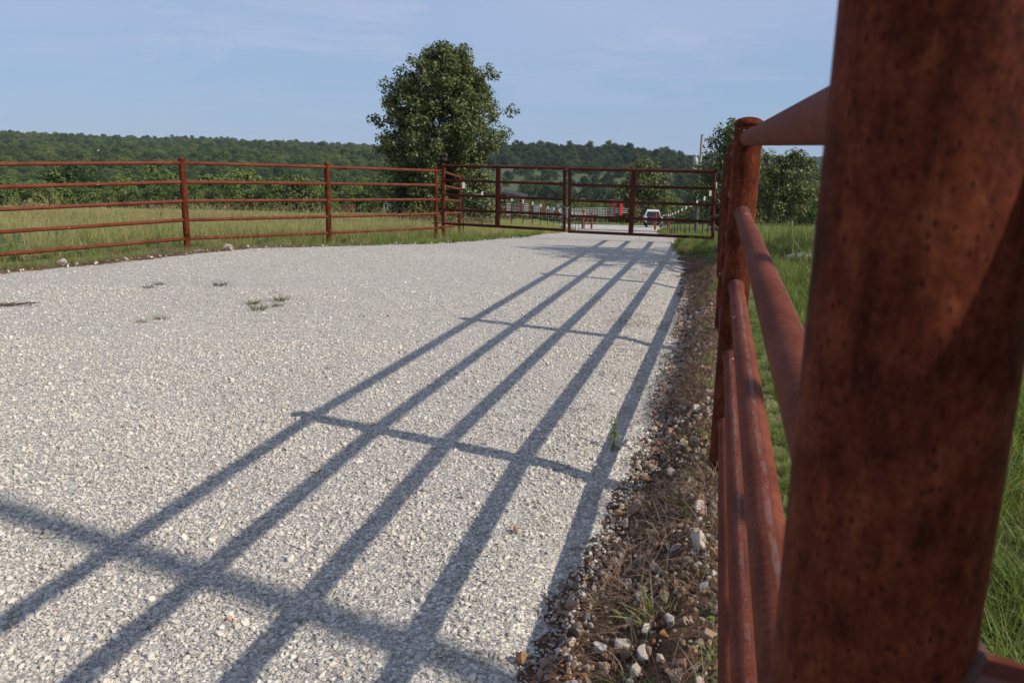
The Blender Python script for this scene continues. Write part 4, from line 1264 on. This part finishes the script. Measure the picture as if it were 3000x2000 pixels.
panel(1000, 624, 96, 1.75, -.15, M_RUSTPANEL, 'leaning rusty hay rack panel right of the second left fence post', None, 1.1, 7)
panel(1845, 632, 114, 1.25, .1, M_RUSTPANEL, 'rust brown corral panel right of the red squeeze chute', None, 1.5)

def box_thing(name, label, cat, x, y, parts):
    o = empty(name, (x, y, Tz(x, y)), label, cat)
    for nm, mb, mat in parts: mb.build(nm, mat, o)
    return o
p = at(1817, 630, 112); cx, cy = p.x, 112.0; dzc = p.z - Tz(cx, cy)
box_thing('squeeze_chute', 'bright red cattle squeeze chute at the right end of the white panels', 'chute', cx, cy, [
    ('head_gate', MB().box((.05, -.3, .75 + dzc), (.36, .4, 1.5)).box((.05, -.3, 1.62 + dzc), (.44, .44, .28)), M_RED),
    ('cage', MB().box((-.85, .3, 1.62 + dzc), (1.35, 1.0, .75)).box((-1.35, .3, .9 + dzc), (.12, 1.0, 1.7)).box((-.35, .3, .9 + dzc), (.1, 1.0, 1.7)), M_DKRED),
    ('side_bars', MB().box((-.4, -.3, .35 + dzc), (.7, .05, .07)).box((-.4, -.3, .62 + dzc), (.7, .05, .07)).box((-.4, -.3, .9 + dzc), (.7, .05, .07)).box((.6, -.3, .35 + dzc), (.7, .05, .07)).box((.6, -.3, .62 + dzc), (.7, .05, .07)).box((.6, -.3, .9 + dzc), (.7, .05, .07)), M_GALV)])
# shed with a dark lean-to roof
p = at(1480, 634, 122); sx, sy = p.x, 122.0; z0 = p.z
sh = empty('cattle_shed', (sx, sy, z0), 'open cattle shed with a low dark brown roof, above the pens', 'shed')
zt = at(1470, 563, 122).z - z0; zr = at(1545, 579, 122).z - z0
xl, xm, xr = at(1400, 600, 122).x - sx, at(1473, 600, 122).x - sx, at(1547, 600, 122).x - sx
v = [(xl, 0, zt - .05), (xm, 0, zt), (xr, 0, zr), (xl, 5, zt + .25), (xm, 5, zt + .3), (xr, 5, zr + .3)]
v += [(a, b, c - .28) for a, b, c in v]
MB().add(v, [[0, 1, 4, 3], [1, 2, 5, 4], [6, 9, 10, 7], [7, 10, 11, 8], [0, 6, 7, 1], [1, 7, 8, 2], [3, 4, 10, 9], [4, 5, 11, 10], [0, 3, 9, 6], [2, 8, 11, 5]]).build('roof', M_ROOF, sh)
for q in (.0, .33, .66, 1.0):
    xq = xl + (xr - xl) * q * .97 + .1; MB().tube([(xq, .3, -1.5), (xq, .3, (zt if xq < xm else zt + (zr - zt) * (xq - xm) / (xr - xm)) - .25)], .07, 8).build('post', M_RUSTPANEL, sh)
MB().box((xl * .5, 4.6, zt * .45), (abs(xl) * 1.0, .1, zt * .8)).build('back_wall', M_DARKPANEL, sh)
# concrete trough
p = at(1390, 634, 92)
tr = empty('water_trough', (p.x, 92, p.z - .2), 'long low concrete water trough in front of the pens', 'trough')
MB().box((0, -.45, .3), (5.0, .12, .55)).box((0, .45, .3), (5.0, .12, .55)).box((-2.44, 0, .3), (.12, .78, .55)).box((2.44, 0, .3), (.12, .78, .55)).box((0, 0, .1), (4.76, .78, .1)).build('basin', M_CONCRETE, tr)
# red and black trailer beneath the oak
p = at(1195, 622, 104)
tl = empty('stock_trailer', (p.x, 104, p.z), 'red and black stock trailer parked under the large oak', 'trailer')
MB().box((0, 0, 1.15), (2.9, 1.6, .28)).box((1.35, 0, .75), (.2, 1.6, 1.0)).box((-1.35, 0, .75), (.2, 1.6, 1.0)).build('frame', M_DKRED, tl)
MB().box((0, 0, .72), (2.48, 1.5, .55)).build('side_panel', M_DARKPANEL, tl)
for s in (-.6, .6): MB().tube([(s, -.88, .3), (s, -.72, .3)], .3, 14).build('wheel', M_BLACK, tl)

# pickup seen from behind
p = at(1912, 662, 98.0)
pk = empty('pickup_truck', (p.x, 98.0, Tz(p.x, 98.0) + .02), 'white pickup truck parked on the drive, seen from behind', 'pickup', None, -.10)
W2 = .98
mb = MB()
for s in (-1, 1):
    mb.box((s * (W2 - .06), -1.25, .98), (.12, 2.3, .62))            # bed sides
    mb.box((s * (W2 - .05), 1.9, .95), (.10, 4.0, .55))
mb.box((0, 2.1, .95), (1.86, 3.4, .55))
mb.build('body', M_WHITE, pk)
cab = MB()
v = [(-.92, -.05, 1.25), (.92, -.05, 1.25), (-.72, .15, 1.93), (.72, .15, 1.93), (-.92, 2.3, 1.25), (.92, 2.3, 1.25), (-.72, 1.5, 1.93), (.72, 1.5, 1.93)]
cab.add(v, [[0, 2, 6, 4], [1, 5, 7, 3], [2, 3, 7, 6], [4, 6, 7, 5], [0, 1, 3, 2], [0, 4, 5, 1]])
cab.box((0, .8, 1.96), (1.40, 1.3, .06))
cab.build('cab', M_WHITE, pk)
MB().add([(-.84, -.075, 1.30), (.84, -.075, 1.30), (.68, .115, 1.86), (-.68, .115, 1.86)], [[0, 1, 2, 3]]).add([(-.84, -.045, 1.30), (.84, -.045, 1.30), (.68, .14, 1.86), (-.68, .14, 1.86)], [[3, 2, 1, 0]]).build('rear_window', M_GLASS, pk)
MB().box((0, -1.2, .78), (1.75, 2.3, .06)).build('bed_floor', M_BLACK, pk)
MB().box((0, -2.62, .74), (1.62, .5, .06)).build('tailgate', M_DARKPANEL, pk)
cg = MB().box((0, -.12, 1.0), (1.72, .10, .60))
for q in range(9): cg.box((rnd.uniform(-.7, .7), rnd.uniform(-2.0, -.4), .95 + rnd.uniform(0, .25)), (rnd.uniform(.2, .5), rnd.uniform(.2, .5), rnd.uniform(.2, .4)), Matrix.Rotation(rnd.random(), 3, 'Z'))
cg.build('bed_cargo', M_DARKPANEL, pk)
for s in (-1, 1):
    MB().box((s * (W2 - .09), -2.42, 1.02), (.16, .06, .46)).build('taillight', M_LIGHT, pk)
    MB().box((s * 1.12, 1.95, 1.32), (.22, .12, .24)).build('wing_mirror', M_BLACK, pk)
    for yy in (-1.3, 2.4): MB().tube([(s * .72, yy, .39), (s * .97, yy, .39)], .40, 18).build('wheel', M_BLACK, pk)
MB().box((0, -2.5, .55), (1.9, .16, .2)).build('bumper', M_DARKPANEL, pk)
MB().box((0, -2.585, .56), (.32, .02, .11)).build('number_plate', M_GALV, pk)

# white farm roofs among the trees of the left ridge
def farm(px, py, d, w_, label):
    p = at(px, py, d); o = empty('farm_building', (p.x, d, p.z - 5.9), label, 'building')
    MB().box((0, 0, 1.6), (w_, 7, 5.2)).build('wall', M_BARNWALL, o)
    h = w_ / 2 + .4
    MB().add([(-h, -4, 4.1), (h, -4, 4.1), (h, 0, 5.6), (-h, 0, 5.6), (-h, 4, 4.1), (h, 4, 4.1)], [[0, 1, 2, 3], [3, 2, 5, 4], [0, 3, 4], [1, 5, 2]]).build('roof', M_TIN, o)
farm(148, 434, 900, 10, 'low white-roofed farm building among the trees, left one of two on the ridge')
farm(281, 438, 900, 6, 'small white-roofed farm building among the trees, right one of two on the ridge')

# more pens: a second row behind the first
for i in range(9):
    px = 1460 + i * 21
    panel(px, 628, 128, 1.15, (-1) ** i * .12, [M_RUSTPANEL, M_DARKPANEL, M_GALV][i % 3], ['rust brown', 'dark', 'pale'][i % 3] + ' corral panel in the rear row of the pens', 'rear row of pen panels', 1.6)

# ------------------------------------------------------------------ summer haze
hz = MB().box((0, 0, 25), (18800, 18800, 170))
hme = bpy.data.meshes.new('haze'); hme.from_pydata([tuple(v) for v in hz.v], [], hz.f)
ho = link('haze', hme)
hm = bpy.data.materials.new('haze'); hm.use_nodes = True; hm.node_tree.nodes.clear()
ht = NT(hm.node_tree); hout = ht.n('ShaderNodeOutputMaterial')
pv = ht.n('ShaderNodeVolumePrincipled', None, Density=0.000055)
pv.inputs['Color'].default_value = (0.70, 0.82, 1.0, 1)
pv.inputs['Anisotropy'].default_value = 0.0
hm.node_tree.links.new(pv.outputs[0], hout.inputs['Volume'])
hme.materials.append(hm)
tag(ho, 'thin blue summer haze over the valley', 'haze', None, 'stuff')
